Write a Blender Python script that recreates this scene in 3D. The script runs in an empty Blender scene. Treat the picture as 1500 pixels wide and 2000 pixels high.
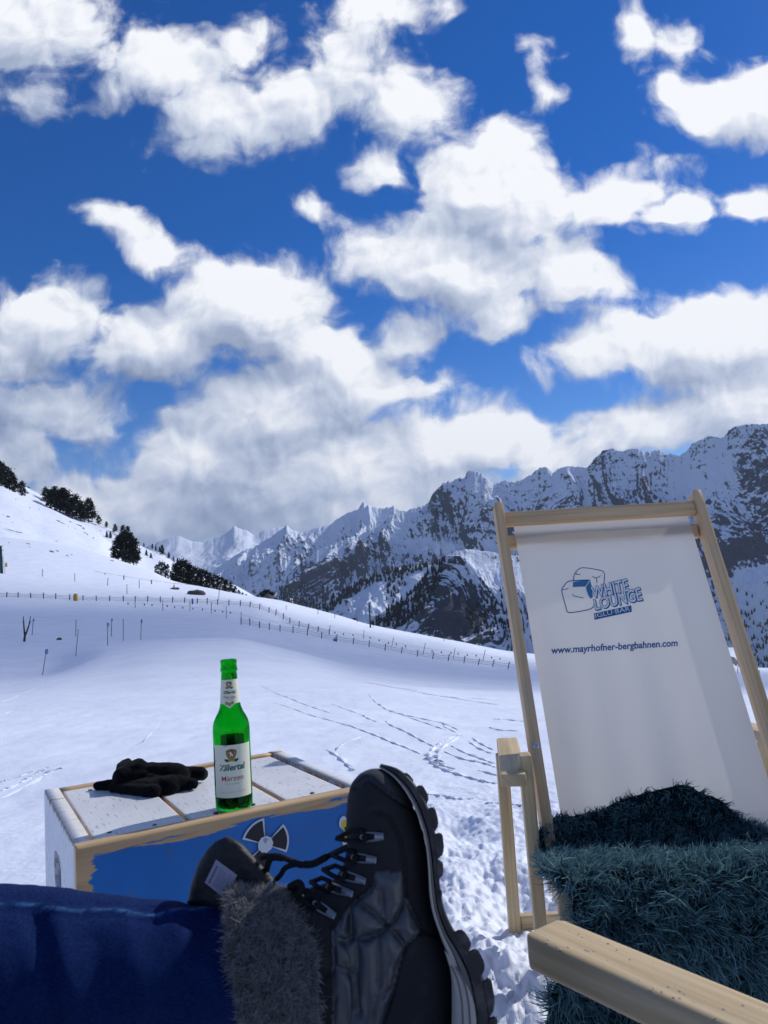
import bpy, bmesh, math, random
import numpy as np
from mathutils import Vector, Matrix
R = math.radians
random.seed(7)
SC = bpy.context.scene
COL = SC.collection

# ------------------------------------------------------------------ camera
FPX, CAMZ = 1500.0, 0.90                 # focal length in photo pixels, eye height
PITCH, ROLL = R(5.5), R(3.5)
def cam_axes():
    f = Vector((0, math.cos(PITCH), math.sin(PITCH)))
    r = Vector((1, 0, 0)); u = r.cross(f)
    c, s = math.cos(ROLL), math.sin(ROLL)
    return f, r * c - u * s, u * c + r * s
CF, CR, CU = cam_axes()
CAMP = Vector((0, 0, CAMZ))
def ray(px, py):
    return CF + CR * ((px - 750) / FPX) + CU * ((1000 - py) / FPX)
def P(px, py, d):
    """point seen at photo position (px, py), d metres in front (along +Y)"""
    v = ray(px, py)
    return CAMP + v * (d / v.y)
def PZ(px, py, z):
    v = ray(px, py)
    return CAMP + v * ((z - CAMZ) / v.z)
def proj(X, Y, Z):
    X = np.asarray(X); dx, dy, dz = X, Y, Z - CAMZ
    a = dx * CF.x + dy * CF.y + dz * CF.z
    return 750 + FPX * (dx * CR.x + dy * CR.y + dz * CR.z) / a, 1000 - FPX * (dx * CU.x + dy * CU.y + dz * CU.z) / a

cd = bpy.data.cameras.new('camera'); cam = bpy.data.objects.new('camera', cd); COL.objects.link(cam)
M = Matrix((CR, CU, -CF)).transposed().to_4x4(); M.translation = CAMP
cam.matrix_world = M
cd.sensor_fit = 'VERTICAL'; cd.sensor_height = 36; cd.sensor_width = 27
cd.lens = 36 * FPX / 2000; cd.clip_start = 0.02; cd.clip_end = 60000
cd.dof.use_dof = True; cd.dof.focus_distance = 2.6; cd.dof.aperture_fstop = 15.0
SC.camera = cam

# ------------------------------------------------------------------ helpers
def tag(o, label=None, cat=None, group=None, kind=None):
    if label: o['label'] = label
    if cat: o['category'] = cat
    if group: o['group'] = group
    if kind: o['kind'] = kind
    return o
def empty(name, loc=(0, 0, 0)):
    o = bpy.data.objects.new(name, None); COL.objects.link(o); o.location = loc
    o.empty_display_size = 0.1
    return o
def link(name, me, mat=None, parent=None, smooth=True, loc=None):
    o = bpy.data.objects.new(name, me); COL.objects.link(o)
    if mat is not None:
        for m in (mat if isinstance(mat, (list, tuple)) else [mat]): me.materials.append(m)
    if smooth and len(me.polygons):
        me.polygons.foreach_set('use_smooth', [True] * len(me.polygons))
    if loc is not None: o.location = loc
    if parent is not None:
        o.parent = parent
        o.matrix_parent_inverse = Matrix.Translation(-parent.location) if parent.parent is None and loc is None else Matrix()
    return o
def from_np(name, V, F):
    """V (n,3) array, F (m,3|4) int array"""
    me = bpy.data.meshes.new(name)
    V = np.asarray(V, dtype=np.float32); F = np.asarray(F, dtype=np.int32)
    k = F.shape[1]
    me.vertices.add(len(V)); me.vertices.foreach_set('co', V.ravel())
    me.loops.add(F.size); me.loops.foreach_set('vertex_index', F.ravel())
    me.polygons.add(len(F))
    me.polygons.foreach_set('loop_start', np.arange(0, F.size, k, dtype=np.int32))
    me.polygons.foreach_set('loop_total', np.full(len(F), k, dtype=np.int32))
    me.update(calc_edges=True); me.validate()
    return me
def attr(me, name, vals):
    a = me.attributes.new(name, 'FLOAT', 'POINT'); a.data.foreach_set('value', np.asarray(vals, dtype=np.float32).ravel())
def attr_col(me, name, vals):
    a = me.attributes.new(name, 'FLOAT_VECTOR', 'POINT'); a.data.foreach_set('vector', np.asarray(vals, dtype=np.float32).ravel())
def gridF(nr, nc, wrap=False):
    i = np.arange(nr * nc).reshape(nr, nc)
    if wrap: i = np.concatenate([i, i[:, :1]], axis=1)
    return np.stack([i[:-1, :-1], i[:-1, 1:], i[1:, 1:], i[1:, :-1]], axis=-1).reshape(-1, 4)
class MB:
    """collects simple shapes in one bmesh, then builds ONE mesh object"""
    def __init__(self): self.bm = bmesh.new()
    def poly(self, pts, mi=0):
        f = self.bm.faces.new([self.bm.verts.new(p) for p in pts]); f.material_index = mi; return f
    def box(self, lo, hi, M=None):
        M = M or Matrix()
        c = [M @ Vector((x, y, z)) for x in (lo[0], hi[0]) for y in (lo[1], hi[1]) for z in (lo[2], hi[2])]
        v = [self.bm.verts.new(p) for p in c]
        for q in ((0, 1, 3, 2), (4, 6, 7, 5), (0, 4, 5, 1), (2, 3, 7, 6), (0, 2, 6, 4), (1, 5, 7, 3)):
            self.bm.faces.new([v[i] for i in q])
        return self
    def beam(self, a, b, w, t, side=(1, 0, 0), over=0.0):
        """bar from a to b: w across (towards side), t through"""
        a, b = Vector(a), Vector(b); ax = (b - a).normalized(); s = Vector(side); s = (s - ax * s.dot(ax)).normalized(); n = ax.cross(s)
        a = a - ax * over; b = b + ax * over
        v = [self.bm.verts.new(p + s * (i * w / 2) + n * (j * t / 2)) for p in (a, b) for i, j in ((-1, -1), (1, -1), (1, 1), (-1, 1))]
        for k in range(4): self.bm.faces.new((v[k], v[(k + 1) % 4], v[4 + (k + 1) % 4], v[4 + k]))
        self.bm.faces.new(v[3::-1]); self.bm.faces.new(v[4:])
        return self
    def tube(self, pts, rad, n=8, cap=True):
        pts = [Vector(p) for p in pts]; rings = []
        rads = rad if isinstance(rad, (list, tuple)) else [rad] * len(pts)
        up = None
        for i, p in enumerate(pts):
            t = (pts[min(i + 1, len(pts) - 1)] - pts[max(i - 1, 0)]).normalized()
            if up is None:
                up = Vector((0, 0, 1)) if abs(t.z) < 0.9 else Vector((1, 0, 0))
            s = t.cross(up).normalized(); up = s.cross(t)
            rings.append([self.bm.verts.new(p + (s * math.cos(2 * math.pi * k / n) + up * math.sin(2 * math.pi * k / n)) * rads[i]) for k in range(n)])
        for a, b in zip(rings, rings[1:]):
            for k in range(n): self.bm.faces.new((a[k], a[(k + 1) % n], b[(k + 1) % n], b[k]))
        if cap: self.bm.faces.new(rings[0][::-1]); self.bm.faces.new(rings[-1])
        return self
    def lathe(self, prof, n=24, M=None):
        M = M or Matrix(); rings = []
        for r, z in prof:
            rings.append([self.bm.verts.new(M @ Vector((r * math.cos(2 * math.pi * k / n), r * math.sin(2 * math.pi * k / n), z))) for k in range(n)])
        for a, b in zip(rings, rings[1:]):
            for k in range(n): self.bm.faces.new((a[k], a[(k + 1) % n], b[(k + 1) % n], b[k]))
        self.bm.faces.new(rings[0][::-1]); self.bm.faces.new(rings[-1])
        return self
    def bevel(self, w, seg=2):
        bmesh.ops.bevel(self.bm, geom=list(self.bm.edges), offset=w, segments=seg, affect='EDGES', profile=0.5); return self
    def build(self, name, mat, parent=None, smooth=True, weld=False):
        if weld: bmesh.ops.remove_doubles(self.bm, verts=list(self.bm.verts), dist=1e-5)
        bmesh.ops.recalc_face_normals(self.bm, faces=list(self.bm.faces))
        me = bpy.data.meshes.new(name); self.bm.to_mesh(me); self.bm.free()
        o = link(name, me, mat, parent, smooth)
        return o
def autosmooth(o, ang=35):
    me = o.data; me.update()
    bm = bmesh.new(); bm.from_mesh(me)
    for e in bm.edges:
        if len(e.link_faces) == 2: e.smooth = e.calc_face_angle(0) < R(ang)
    bm.to_mesh(me); bm.free()
    return o
def copy_tree(o, parent=None):
    c = o.copy(); COL.objects.link(c); c.parent = parent
    for ch in o.children: copy_tree(ch, c)
    return c

# ------------------------------------------------------------------ numpy noise
_rs = np.random.RandomState(11)
_perm = np.concatenate([_rs.permutation(512)] * 2)
_gx, _gy = np.cos(np.arange(512) * 2.399963), np.sin(np.arange(512) * 2.399963)
def gnoise(x, y):
    xi = np.floor(x).astype(int); yi = np.floor(y).astype(int); xf = x - xi; yf = y - yi
    u = xf ** 3 * (xf * (xf * 6 - 15) + 10); v = yf ** 3 * (yf * (yf * 6 - 15) + 10)
    def g(i, j):
        h = _perm[(_perm[(xi + i) & 511] + yi + j) & 511]
        return _gx[h] * (xf - i) + _gy[h] * (yf - j)
    a = g(0, 0) * (1 - u) + g(1, 0) * u; b = g(0, 1) * (1 - u) + g(1, 1) * u
    return (a * (1 - v) + b * v) * 1.5
def fbm(x, y, oct=5, gain=0.5, lac=2.03):
    s, a = 0, 1.0
    for o in range(oct):
        s = s + a * gnoise(x + o * 17.3, y - o * 9.7); x = x * lac; y = y * lac; a *= gain
    return s
def ridged(x, y, oct=5, gain=0.5, lac=2.07):
    s, a, w, tot = 0, 1.0, 1.0, 0
    for o in range(oct):
        n = (1 - np.abs(gnoise(x + o * 31.1, y + o * 7.9))) ** 2
        s = s + a * n * w; w = np.clip(n * 1.4, 0, 1); x = x * lac; y = y * lac; tot += a; a *= gain
    return s / tot
def sstep(a, b, x):
    t = np.clip((x - a) / (b - a), 0, 1); return t * t * (3 - 2 * t)
def smooth_interp(x, xp, fp):
    """monotone-ish cubic through points"""
    xp = np.asarray(xp, float); fp = np.asarray(fp, float)
    h = np.diff(xp); d = np.diff(fp) / h
    m = np.zeros_like(fp); m[0] = d[0]; m[-1] = d[-1]
    s = d[:-1] * d[1:] > 0
    m[1:-1] = np.where(s, 2 * d[:-1] * d[1:] / np.where(s, d[:-1] + d[1:], 1), 0)
    x = np.clip(x, xp[0], xp[-1]); i = np.clip(np.searchsorted(xp, x) - 1, 0, len(h) - 1)
    t = (x - xp[i]) / h[i]
    return ((2 * t**3 - 3 * t**2 + 1) * fp[i] + (t**3 - 2 * t**2 + t) * h[i] * m[i] + (-2 * t**3 + 3 * t**2) * fp[i + 1] + (t**3 - t**2) * h[i] * m[i + 1])

# ------------------------------------------------------------------ node helpers
class NT:
    def __init__(self, nt): self.nt = nt; self.n = nt.nodes; self.l = nt.links
    def node(self, t, **kw):
        n = self.n.new(t)
        for k, v in kw.items(): setattr(n, k, v)
        return n
    def put(self, sock, v):
        if isinstance(v, bpy.types.NodeSocket): self.l.new(v, sock)
        elif v is not None: sock.default_value = v
    def math(self, op, a, b=None, c=None, clamp=False):
        n = self.node('ShaderNodeMath', operation=op); n.use_clamp = clamp
        for i, v in enumerate((a, b, c)):
            if v is not None: self.put(n.inputs[i], v)
        return n.outputs[0]
    def vmath(self, op, a, b=None, scale=None):
        n = self.node('ShaderNodeVectorMath', operation=op); self.put(n.inputs[0], a)
        if b is not None: self.put(n.inputs[1], b)
        if scale is not None: self.put(n.inputs['Scale'], scale)
        return n.outputs['Value'] if op in ('LENGTH', 'DOT_PRODUCT', 'DISTANCE') else n.outputs[0]
    def noise(self, vec, scale, detail=4, rough=0.5, dist=0.0, lac=2.0, dim='3D', w=None, typ='FBM'):
        n = self.node('ShaderNodeTexNoise', noise_dimensions=dim); n.noise_type = typ
        if vec is not None: self.l.new(vec, n.inputs['Vector'])
        for k, v in (('Scale', scale), ('Detail', detail), ('Roughness', rough), ('Distortion', dist), ('Lacunarity', lac)): n.inputs[k].default_value = v
        return n.outputs['Fac']
    def ramp(self, fac, stops, interp='LINEAR'):
        n = self.node('ShaderNodeValToRGB'); cr = n.color_ramp; cr.interpolation = interp
        while len(cr.elements) < len(stops): cr.elements.new(0.5)
        for e, (p, c) in zip(cr.elements, stops):
            e.position = p; e.color = (c, c, c, 1) if isinstance(c, (int, float)) else (*c, 1)
        self.put(n.inputs[0], fac); return n.outputs[0]
    def mix(self, f, a, b, blend='MIX'):
        n = self.node('ShaderNodeMix', data_type='RGBA', blend_type=blend)
        self.put(n.inputs[0], f)
        for s, v in ((n.inputs[6], a), (n.inputs[7], b)):
            if isinstance(v, (tuple, list)) and len(v) == 3: v = (*v, 1)
            self.put(s, v)
        return n.outputs[2]
    def mrange(self, v, a, b, c=0.0, d=1.0, smooth=True):
        n = self.node('ShaderNodeMapRange'); n.interpolation_type = 'SMOOTHSTEP' if smooth else 'LINEAR'
        for i, x in enumerate((v, a, b, c, d)): self.put(n.inputs[i], x)
        return n.outputs[0]
    def coord(self, out='Object'): return self.node('ShaderNodeTexCoord').outputs[out]
    def mapping(self, vec, loc=(0, 0, 0), rot=(0, 0, 0), scale=(1, 1, 1)):
        n = self.node('ShaderNodeMapping'); self.l.new(vec, n.inputs[0])
        n.inputs[1].default_value = loc; n.inputs[2].default_value = rot; n.inputs[3].default_value = scale
        return n.outputs[0]
    def attr(self, name): 
        n = self.node('ShaderNodeAttribute', attribute_name=name); return n.outputs['Fac'], n.outputs['Vector']
    def bump(self, h, strength=0.3, dist=0.01, normal=None):
        n = self.node('ShaderNodeBump'); self.put(n.inputs['Height'], h); n.inputs['Strength'].default_value = strength
        n.inputs['Distance'].default_value = dist
        if normal is not None: self.l.new(normal, n.inputs['Normal'])
        return n.outputs[0]
def mat(name, col=(0.5, 0.5, 0.5), rough=0.6, spec=0.5, metal=0.0, **kw):
    m = bpy.data.materials.new(name); m.use_nodes = True
    t = NT(m.node_tree); b = t.n['Principled BSDF']
    b.inputs['Base Color'].default_value = (*col, 1); b.inputs['Roughness'].default_value = rough
    b.inputs['Specular IOR Level'].default_value = spec; b.inputs['Metallic'].default_value = metal
    for k, v in kw.items(): b.inputs[k].default_value = v
    m['_'] = 0
    return m, t, b

# ------------------------------------------------------------------ sun and sky
SUN_AZ, SUN_EL = R(57), R(39)           # azimuth clockwise from +Y (to the right), elevation
SDIR = Vector((math.sin(SUN_AZ) * math.cos(SUN_EL), math.cos(SUN_AZ) * math.cos(SUN_EL), math.sin(SUN_EL)))
sl = bpy.data.lights.new('sun', 'SUN'); sl.energy = 3.4; sl.angle = R(0.53); sl.color = (1.0, 0.965, 0.91)
so = bpy.data.objects.new('sun', sl); COL.objects.link(so); so.rotation_euler = SDIR.to_track_quat('Z', 'Y').to_euler()
so.location = (30, 20, 40)
# ------------------------------------------------------------------ world: Nishita sky with procedural clouds
def build_world():
    w = bpy.data.worlds.new('World'); SC.world = w; w.use_nodes = True
    t = NT(w.node_tree); t.n.clear()
    out = t.node('ShaderNodeOutputWorld'); bg = t.node('ShaderNodeBackground'); t.l.new(bg.outputs[0], out.inputs[0])
    sky = t.node('ShaderNodeTexSky', sky_type='NISHITA'); sky.sun_disc = False
    sky.sun_elevation = SUN_EL; sky.sun_rotation = SUN_AZ; sky.altitude = 2000; sky.air_density = 1.0; sky.dust_density = 0.3; sky.ozone_density = 2.0
    def g_of(px, py):
        v = ray(px, py); return v.x / v.y, v.z / v.y
    # cloud masses: (photo x, photo y, rx, ry, rotation deg, weight)
    blobs = [
        (40, 60, 250, 150, 10, 1.0), (60, 190, 120, 50, 0, .6), (310, 130, 210, 95, 20, .95), (440, 215, 170, 90, 15, 1.0), (590, 190, 180, 105, -20, 1.0),
        (660, 110, 110, 120, 20, .9), (468, 95, 50, 85, 15, .75), (790, 190, 100, 120, 0, .72), (720, 20, 120, 60, 0, .72), (860, 15, 60, 35, 0, .5), (390, 280, 110, 45, 10, .55),
        (230, 430, 80, 35, 20, .75), (310, 490, 85, 42, 28, .9), (625, 410, 45, 32, 30, .45),
        (960, 380, 190, 130, 20, 1.3), (880, 520, 225, 120, 15, 1.3), (985, 285, 110, 70, 25, 1.0), (765, 330, 80, 60, 0, .85), (1110, 530, 95, 80, -10, 1.15),
        (805, 650, 85, 48, 8, .9), (975, 620, 85, 62, -15, 1.05), (1200, 390, 130, 62, 4, 1.1), (1340, 405, 95, 48, 0, 1.0), (1460, 395, 80, 48, 0, 1.0), (1190, 545, 42, 40, 0, .7),
        (1430, 215, 165, 70, 18, 1.25), (1340, 180, 75, 42, 20, .9), (1490, 180, 110, 70, 0, 1.2), (1245, 75, 45, 72, -8, .72), (1320, 90, 45, 45, 0, .5), (1050, 105, 45, 32, 0, .45), (1065, 190, 40, 32, 0, .5), (1320, 320, 50, 30, 0, .35),
        (1370, 660, 260, 100, 0, 1.4), (1500, 640, 130, 90, 0, 1.3), (1160, 690, 95, 62, 0, 1.1), (1280, 820, 200, 62, 0, 1.1), (1190, 870, 110, 42, 0, .95), (1470, 780, 170, 110, 0, 1.2), (1040, 700, 45, 50, 0, .45),
        (490, 610, 185, 125, 10, 1.45), (475, 550, 100, 62, 0, 1.2), (560, 600, 100, 70, 20, 1.2), (330, 660, 240, 90, -5, 1.35), (90, 625, 150, 88, 0, 1.15), (20, 700, 120, 80, 0, 1.1), (110, 800, 170, 95, 10, .78), (650, 700, 170, 85, 25, 1.3), (770, 760, 110, 50, 12, 1.1), (850, 745, 55, 42, 0, .7),
        (560, 790, 230, 100, 0, 1.35), (400, 890, 230, 110, -8, 1.4), (640, 920, 330, 110, 0, 1.4), (960, 865, 150, 85, 0, 1.4), (1080, 905, 90, 52, 0, 1.1), (850, 880, 180, 100, 0, 1.3),
        (300, 1000, 240, 110, 0, 1.3), (30, 900, 130, 90, 0, 1.0), (100, 1000, 170, 90, 0, 1.1), (700, 1000, 350, 110, 0, 1.3), (1050, 990, 150, 80, 0, 1.0), (300, 760, 45, 40, 0, -.9), (250, 880, 60, 40, -35, -.55),
    ]
    # the layout of the cloud masses over (u, v) = (x/y, z/y), split into sums of products of curves (SVD) so that curve nodes can draw it
    U0, U1, V0, V1, N = -.66, .66, -.2, .92, 240
    gu, gv = np.meshgrid(np.linspace(U0, U1, N), np.linspace(V0, V1, N), indexing='ij')
    def massfield(du=0.0, dv=0.0):
        acc = np.full_like(gu, -0.7)
        for (x, y, rx, ry, rot, wt) in blobs:
            u0, v0 = g_of(x, y); a = -R(rot) + ROLL; c, s_ = math.cos(a), math.sin(a)
            dx, dy = gu + du - u0, gv + dv - v0
            ln = np.hypot((dx * c + dy * s_) / (rx / FPX * 1.13), (-dx * s_ + dy * c) / (ry / FPX * 1.13))
            if wt < 0: acc = acc + np.minimum(wt - wt * ln, 0)
            else:
                bl = wt - wt * ln; h = np.maximum(0.16 - np.abs(acc - bl), 0) / 0.16
                acc = np.maximum(acc, np.maximum(bl, -0.7)) + h ** 3 * 0.16 / 6
        return acc
    m0 = massfield()
    light = 0.9 * (np.clip(m0, -.2, 1.2) - np.clip(massfield(.035, .045), -.2, 1.2)) + 0.55 * (np.clip(m0, -.2, 1.2) - np.clip(massfield(.010, .085), -.2, 1.2)) - 0.16 * np.clip(m0 - .35, 0, 1)
    gen = t.coord('Generated')
    sx = t.node('ShaderNodeSeparateXYZ'); t.l.new(gen, sx.inputs[0])
    yy = t.math('MAXIMUM', sx.outputs[1], 0.08)
    cx = t.node('ShaderNodeCombineXYZ'); t.l.new(t.math('DIVIDE', sx.outputs[0], yy), cx.inputs[0]); t.l.new(t.math('DIVIDE', sx.outputs[2], yy), cx.inputs[1])
    uv = cx.outputs[0]
    wn = t.node('ShaderNodeTexNoise', noise_dimensions='2D'); t.l.new(uv, wn.inputs['Vector']); wn.inputs['Scale'].default_value = 10; wn.inputs['Detail'].default_value = 2
    p = t.vmath('ADD', uv, t.vmath('SCALE', t.vmath('SUBTRACT', wn.outputs['Color'], (.5, .5, .5)), scale=0.05))
    def split(comp, lo, hi, vec):
        s1 = t.node('ShaderNodeSeparateXYZ'); t.l.new(vec, s1.inputs[0])
        x = t.mrange(s1.outputs[comp], lo, hi, -1.0, 1.0, smooth=False)
        c1 = t.node('ShaderNodeCombineXYZ')
        for i in range(3): t.l.new(x, c1.inputs[i])
        return c1.outputs[0]
    def curves(fs, vec):
        n = t.node('ShaderNodeVectorCurve'); t.l.new(vec, n.inputs['Vector'])
        cm = n.mapping; cm.use_clip = False
        for k, f in enumerate(fs):
            pts = cm.curves[k].points; K = 60
            xs = np.linspace(-1, 1, K); ys = np.interp(xs, np.linspace(-1, 1, N), f)
            pts[0].location = (xs[0], ys[0]); pts[-1].location = (xs[-1], ys[-1])
            for xx, y1 in zip(xs[1:-1], ys[1:-1]): pts.new(xx, y1)
            for q_ in pts: q_.handle_type = 'AUTO'
        cm.update(); return n.outputs[0]
    def lowrank(field, vec, groups):
        Um, S, Vt = np.linalg.svd(field); tot = None
        xu, xv = split(0, U0, U1, vec), split(1, V0, V1, vec)
        for g in range(groups):
            ks = [3 * g + i for i in range(3)]
            fa = [Um[:, k] / np.abs(Um[:, k]).max() for k in ks]
            fb = [Vt[k] * S[k] * np.abs(Um[:, k]).max() for k in ks]
            sc_ = max(np.abs(f).max() for f in fb)
            d = t.vmath('DOT_PRODUCT', curves(fa, xu), curves([f / sc_ for f in fb], xv))
            tot = t.math('MULTIPLY', d, float(sc_)) if tot is None else t.math('MULTIPLY_ADD', d, float(sc_), tot)
        return tot
    mass = lowrank(m0, p, 8); big = lowrank(light, p, 5)
    front = t.mrange(sx.outputs[1], 0.35, 0.6)
    mass = t.math('MULTIPLY_ADD', front, t.math('SUBTRACT', mass, 0.1), 0.1)
    def puffs(vec, scale, det):
        n = t.node('ShaderNodeTexVoronoi', voronoi_dimensions='2D', feature='SMOOTH_F1'); t.l.new(vec, n.inputs['Vector'])
        for k, v in (('Scale', scale), ('Detail', det), ('Roughness', .55), ('Lacunarity', 2.2), ('Smoothness', .35)): n.inputs[k].default_value = v
        n.normalize = True
        return n.outputs['Distance']
    def detail(vec, full):
        f = t.math('MULTIPLY_ADD', puffs(vec, 12, 2.0), -1.35, .48)
        f = t.math('MULTIPLY_ADD', t.noise(vec, 9, 12 if full else 6, .66, dim='2D'), 1.45, f)
        return t.math('ADD', f, -.78)
    e0 = detail(p, True); e1 = detail(t.vmath('ADD', p, (.010, .012, 0)), False)
    f0 = t.math('ADD', mass, e0)
    soft = t.mrange(mass, .25, .75, .66, .22)
    dens = t.mrange(f0, -0.05, soft)
    d1 = t.math('SUBTRACT', e0, e1)
    lit = t.math('MULTIPLY_ADD', d1, 0.62, 0.545)
    lit = t.math('MULTIPLY_ADD', big, 0.46, lit)
    # nearer the sun the cloud scatters more light forward
    sd = t.vmath('DOT_PRODUCT', gen, tuple(SDIR))
    lit = t.math('ADD', lit, t.mrange(sd, 0.15, 0.95, -0.20, 0.32, smooth=False))
    lit = t.math('ADD', lit, 0.0, clamp=True)
    ccol = t.ramp(lit, [(0.0, (.24, .30, .44)), (.32, (.38, .45, .61)), (.62, (.61, .67, .80)), (1.0, (.97, .985, 1.02))])
    hs = t.node('ShaderNodeHueSaturation'); t.l.new(sky.outputs[0], hs.inputs['Color']); hs.inputs['Hue'].default_value = 0.515; hs.inputs['Saturation'].default_value = 1.46; hs.inputs['Value'].default_value = SKYV
    cs = t.vmath('SCALE', ccol, scale=1 / 0.12)
    wcol = t.mix(dens, hs.outputs[0], cs)
    # below the horizon: plain pale snow glow
    t.l.new(wcol, bg.inputs[0]); bg.inputs[1].default_value = 0.12
    w.cycles.sampling_method = 'MANUAL'; w.cycles.sample_map_resolution = 512
SKYV = 0.92
build_world()
SC.view_settings.view_transform = 'Standard'; SC.view_settings.look = 'None'; SC.view_settings.gamma = 1; SC.view_settings.exposure = 0
SC.cycles.max_bounces = 10; SC.cycles.transmission_bounces = 10; SC.cycles.transparent_max_bounces = 12
SC.cycles.caustics_refractive = True
SC.cycles.use_denoising = True
# ------------------------------------------------------------------ land: snow field, hills, mountains
def snow_material(name, near=True):
    m, t, b = mat(name, (.80, .835, .905), .55, .3)
    oc = t.coord('Object')
    big = t.noise(oc, .35, 4, .55); fine = t.noise(oc, 26 if near else 1.5, 6, .62); mid = t.noise(oc, 5 if near else .3, 5, .6)
    col = t.mix(t.mrange(big, .35, .65), (.72, .775, .90), (.78, .83, .935))
    t.l.new(col, b.inputs['Base Color'])
    h = t.math('MULTIPLY_ADD', fine, .25, mid)
    if near:
        gr = t.noise(oc, 260, 2, .6)
        h = t.math('MULTIPLY_ADD', gr, .05, h)
        ds = t.node('ShaderNodeCameraData')
    t.l.new(t.bump(h, .55 if near else .4, .02 if near else .25), b.inputs['Normal'])
    return m
M_SNOW = snow_material('snow')
M_SNOWF = snow_material('far_snow', False)
def az_of(px, py):
    v = ray(px, py); return math.atan2(v.x, v.y)
# rings of the ground: distance -> [(photo x, photo y)]
RINGS = {
    10: [(-200, 1462), (0, 1445), (350, 1420), (690, 1404), (1000, 1412), (1250, 1412), (1500, 1410), (1700, 1410)],
    20: [(-200, 1395), (0, 1382), (350, 1355), (690, 1345), (1000, 1362), (1250, 1364), (1500, 1368), (1700, 1370)],
    38: [(-200, 1352), (0, 1342), (210, 1305), (330, 1288), (450, 1285), (560, 1296), (690, 1322), (850, 1340), (1000, 1348), (1250, 1352), (1500, 1356), (1700, 1362)],
    60: [(-200, 1326), (0, 1320), (83, 1316), (210, 1268), (330, 1250), (450, 1248), (560, 1269), (690, 1302), (850, 1322), (1000, 1332), (1250, 1338), (1500, 1346), (1700, 1352)],
    90: [(-200, 1258), (0, 1256), (210, 1251), (330, 1249), (450, 1252), (560, 1270), (690, 1292), (850, 1308), (1000, 1320), (1250, 1326), (1500, 1334), (1700, 1342)],
    140: [(-200, 1198), (0, 1197), (210, 1200), (400, 1206), (470, 1214), (560, 1237), (690, 1262), (850, 1284), (1000, 1303), (1250, 1309), (1500, 1318), (1700, 1326)],
    180: [(-200, 1162), (0, 1167), (210, 1173), (400, 1180), (490, 1186), (560, 1208), (700, 1236), (850, 1262), (1000, 1288), (1250, 1300), (1500, 1307), (1700, 1315)],
    230: [(-200, 1100), (0, 1110), (110, 1118), (250, 1135), (340, 1149), (400, 1156), (470, 1165), (540, 1175), (600, 1190), (660, 1205), (720, 1222), (800, 1238), (900, 1256), (1000, 1276), (1250, 1296), (1500, 1308), (1700, 1318)],
    310: [(-200, 1042), (0, 1051), (60, 1057), (110, 1065), (180, 1079), (250, 1101), (300, 1119), (340, 1138), (400, 1151), (470, 1166), (540, 1178), (600, 1193), (660, 1208), (720, 1226), (800, 1243), (900, 1262), (1000, 1284), (1250, 1304), (1500, 1318), (1700, 1330)],
}
def ground_height(az, d):
    """height of the snow at azimuth az, distance d along the ground (arrays)"""
    az = np.asarray(az, float); d = np.asarray(d, float)
    ds = [0.3, 3.2, 5.2]; zs = [np.zeros_like(az), np.zeros_like(az), np.full_like(az, -.17)]
    for D, pts in RINGS.items():
        a = [az_of(x, y) for x, y in pts]; z = []
        for x, y in pts:
            v = ray(x, y); z.append(CAMZ + v.z / math.hypot(v.x, v.y) * D)
        ds.append(D); zs.append(smooth_interp(az, a, z))
    ds += [420, 700]; zs += [zs[-1] - 22, zs[-1] - 110]
    ld = np.log(np.array(ds)); L = np.log(np.clip(d, .3, 700)); Z = np.stack(zs)
    i = np.clip(np.searchsorted(ld, L) - 1, 0, len(ld) - 2)
    # cubic (finite-difference tangents) in distance
    dd = np.array(ds); h = dd[i + 1] - dd[i]; tt = (np.clip(d, .3, 700) - dd[i]) / h
    zz = np.take_along_axis(Z.reshape(len(ds), -1), i.reshape(1, -1), 0)[0].reshape(i.shape)
    def at(k): 
        k = np.clip(k, 0, len(ds) - 1)
        return np.take_along_axis(Z.reshape(len(ds), -1), k.reshape(1, -1), 0)[0].reshape(i.shape), dd[k]
    (z0, d0), (z1, d1), (z2, d2), (z3, d3) = at(i - 1), at(i), at(i + 1), at(i + 2)
    s01 = (z1 - z0) / np.maximum(d1 - d0, 1e-6); s12 = (z2 - z1) / (d2 - d1); s23 = (z3 - z2) / np.maximum(d3 - d2, 1e-6)
    m1 = np.where(i > 0, (s01 * (d2 - d1) + s12 * (d1 - d0)) / np.maximum(d2 - d0, 1e-6), s12)
    m2 = np.where(i < len(ds) - 2, (s12 * (d3 - d2) + s23 * (d2 - d1)) / np.maximum(d3 - d1, 1e-6), s12)
    return (2 * tt**3 - 3 * tt**2 + 1) * z1 + (tt**3 - 2 * tt**2 + tt) * h * m1 + (-2 * tt**3 + 3 * tt**2) * z2 + (tt**3 - tt**2) * h * m2
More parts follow.
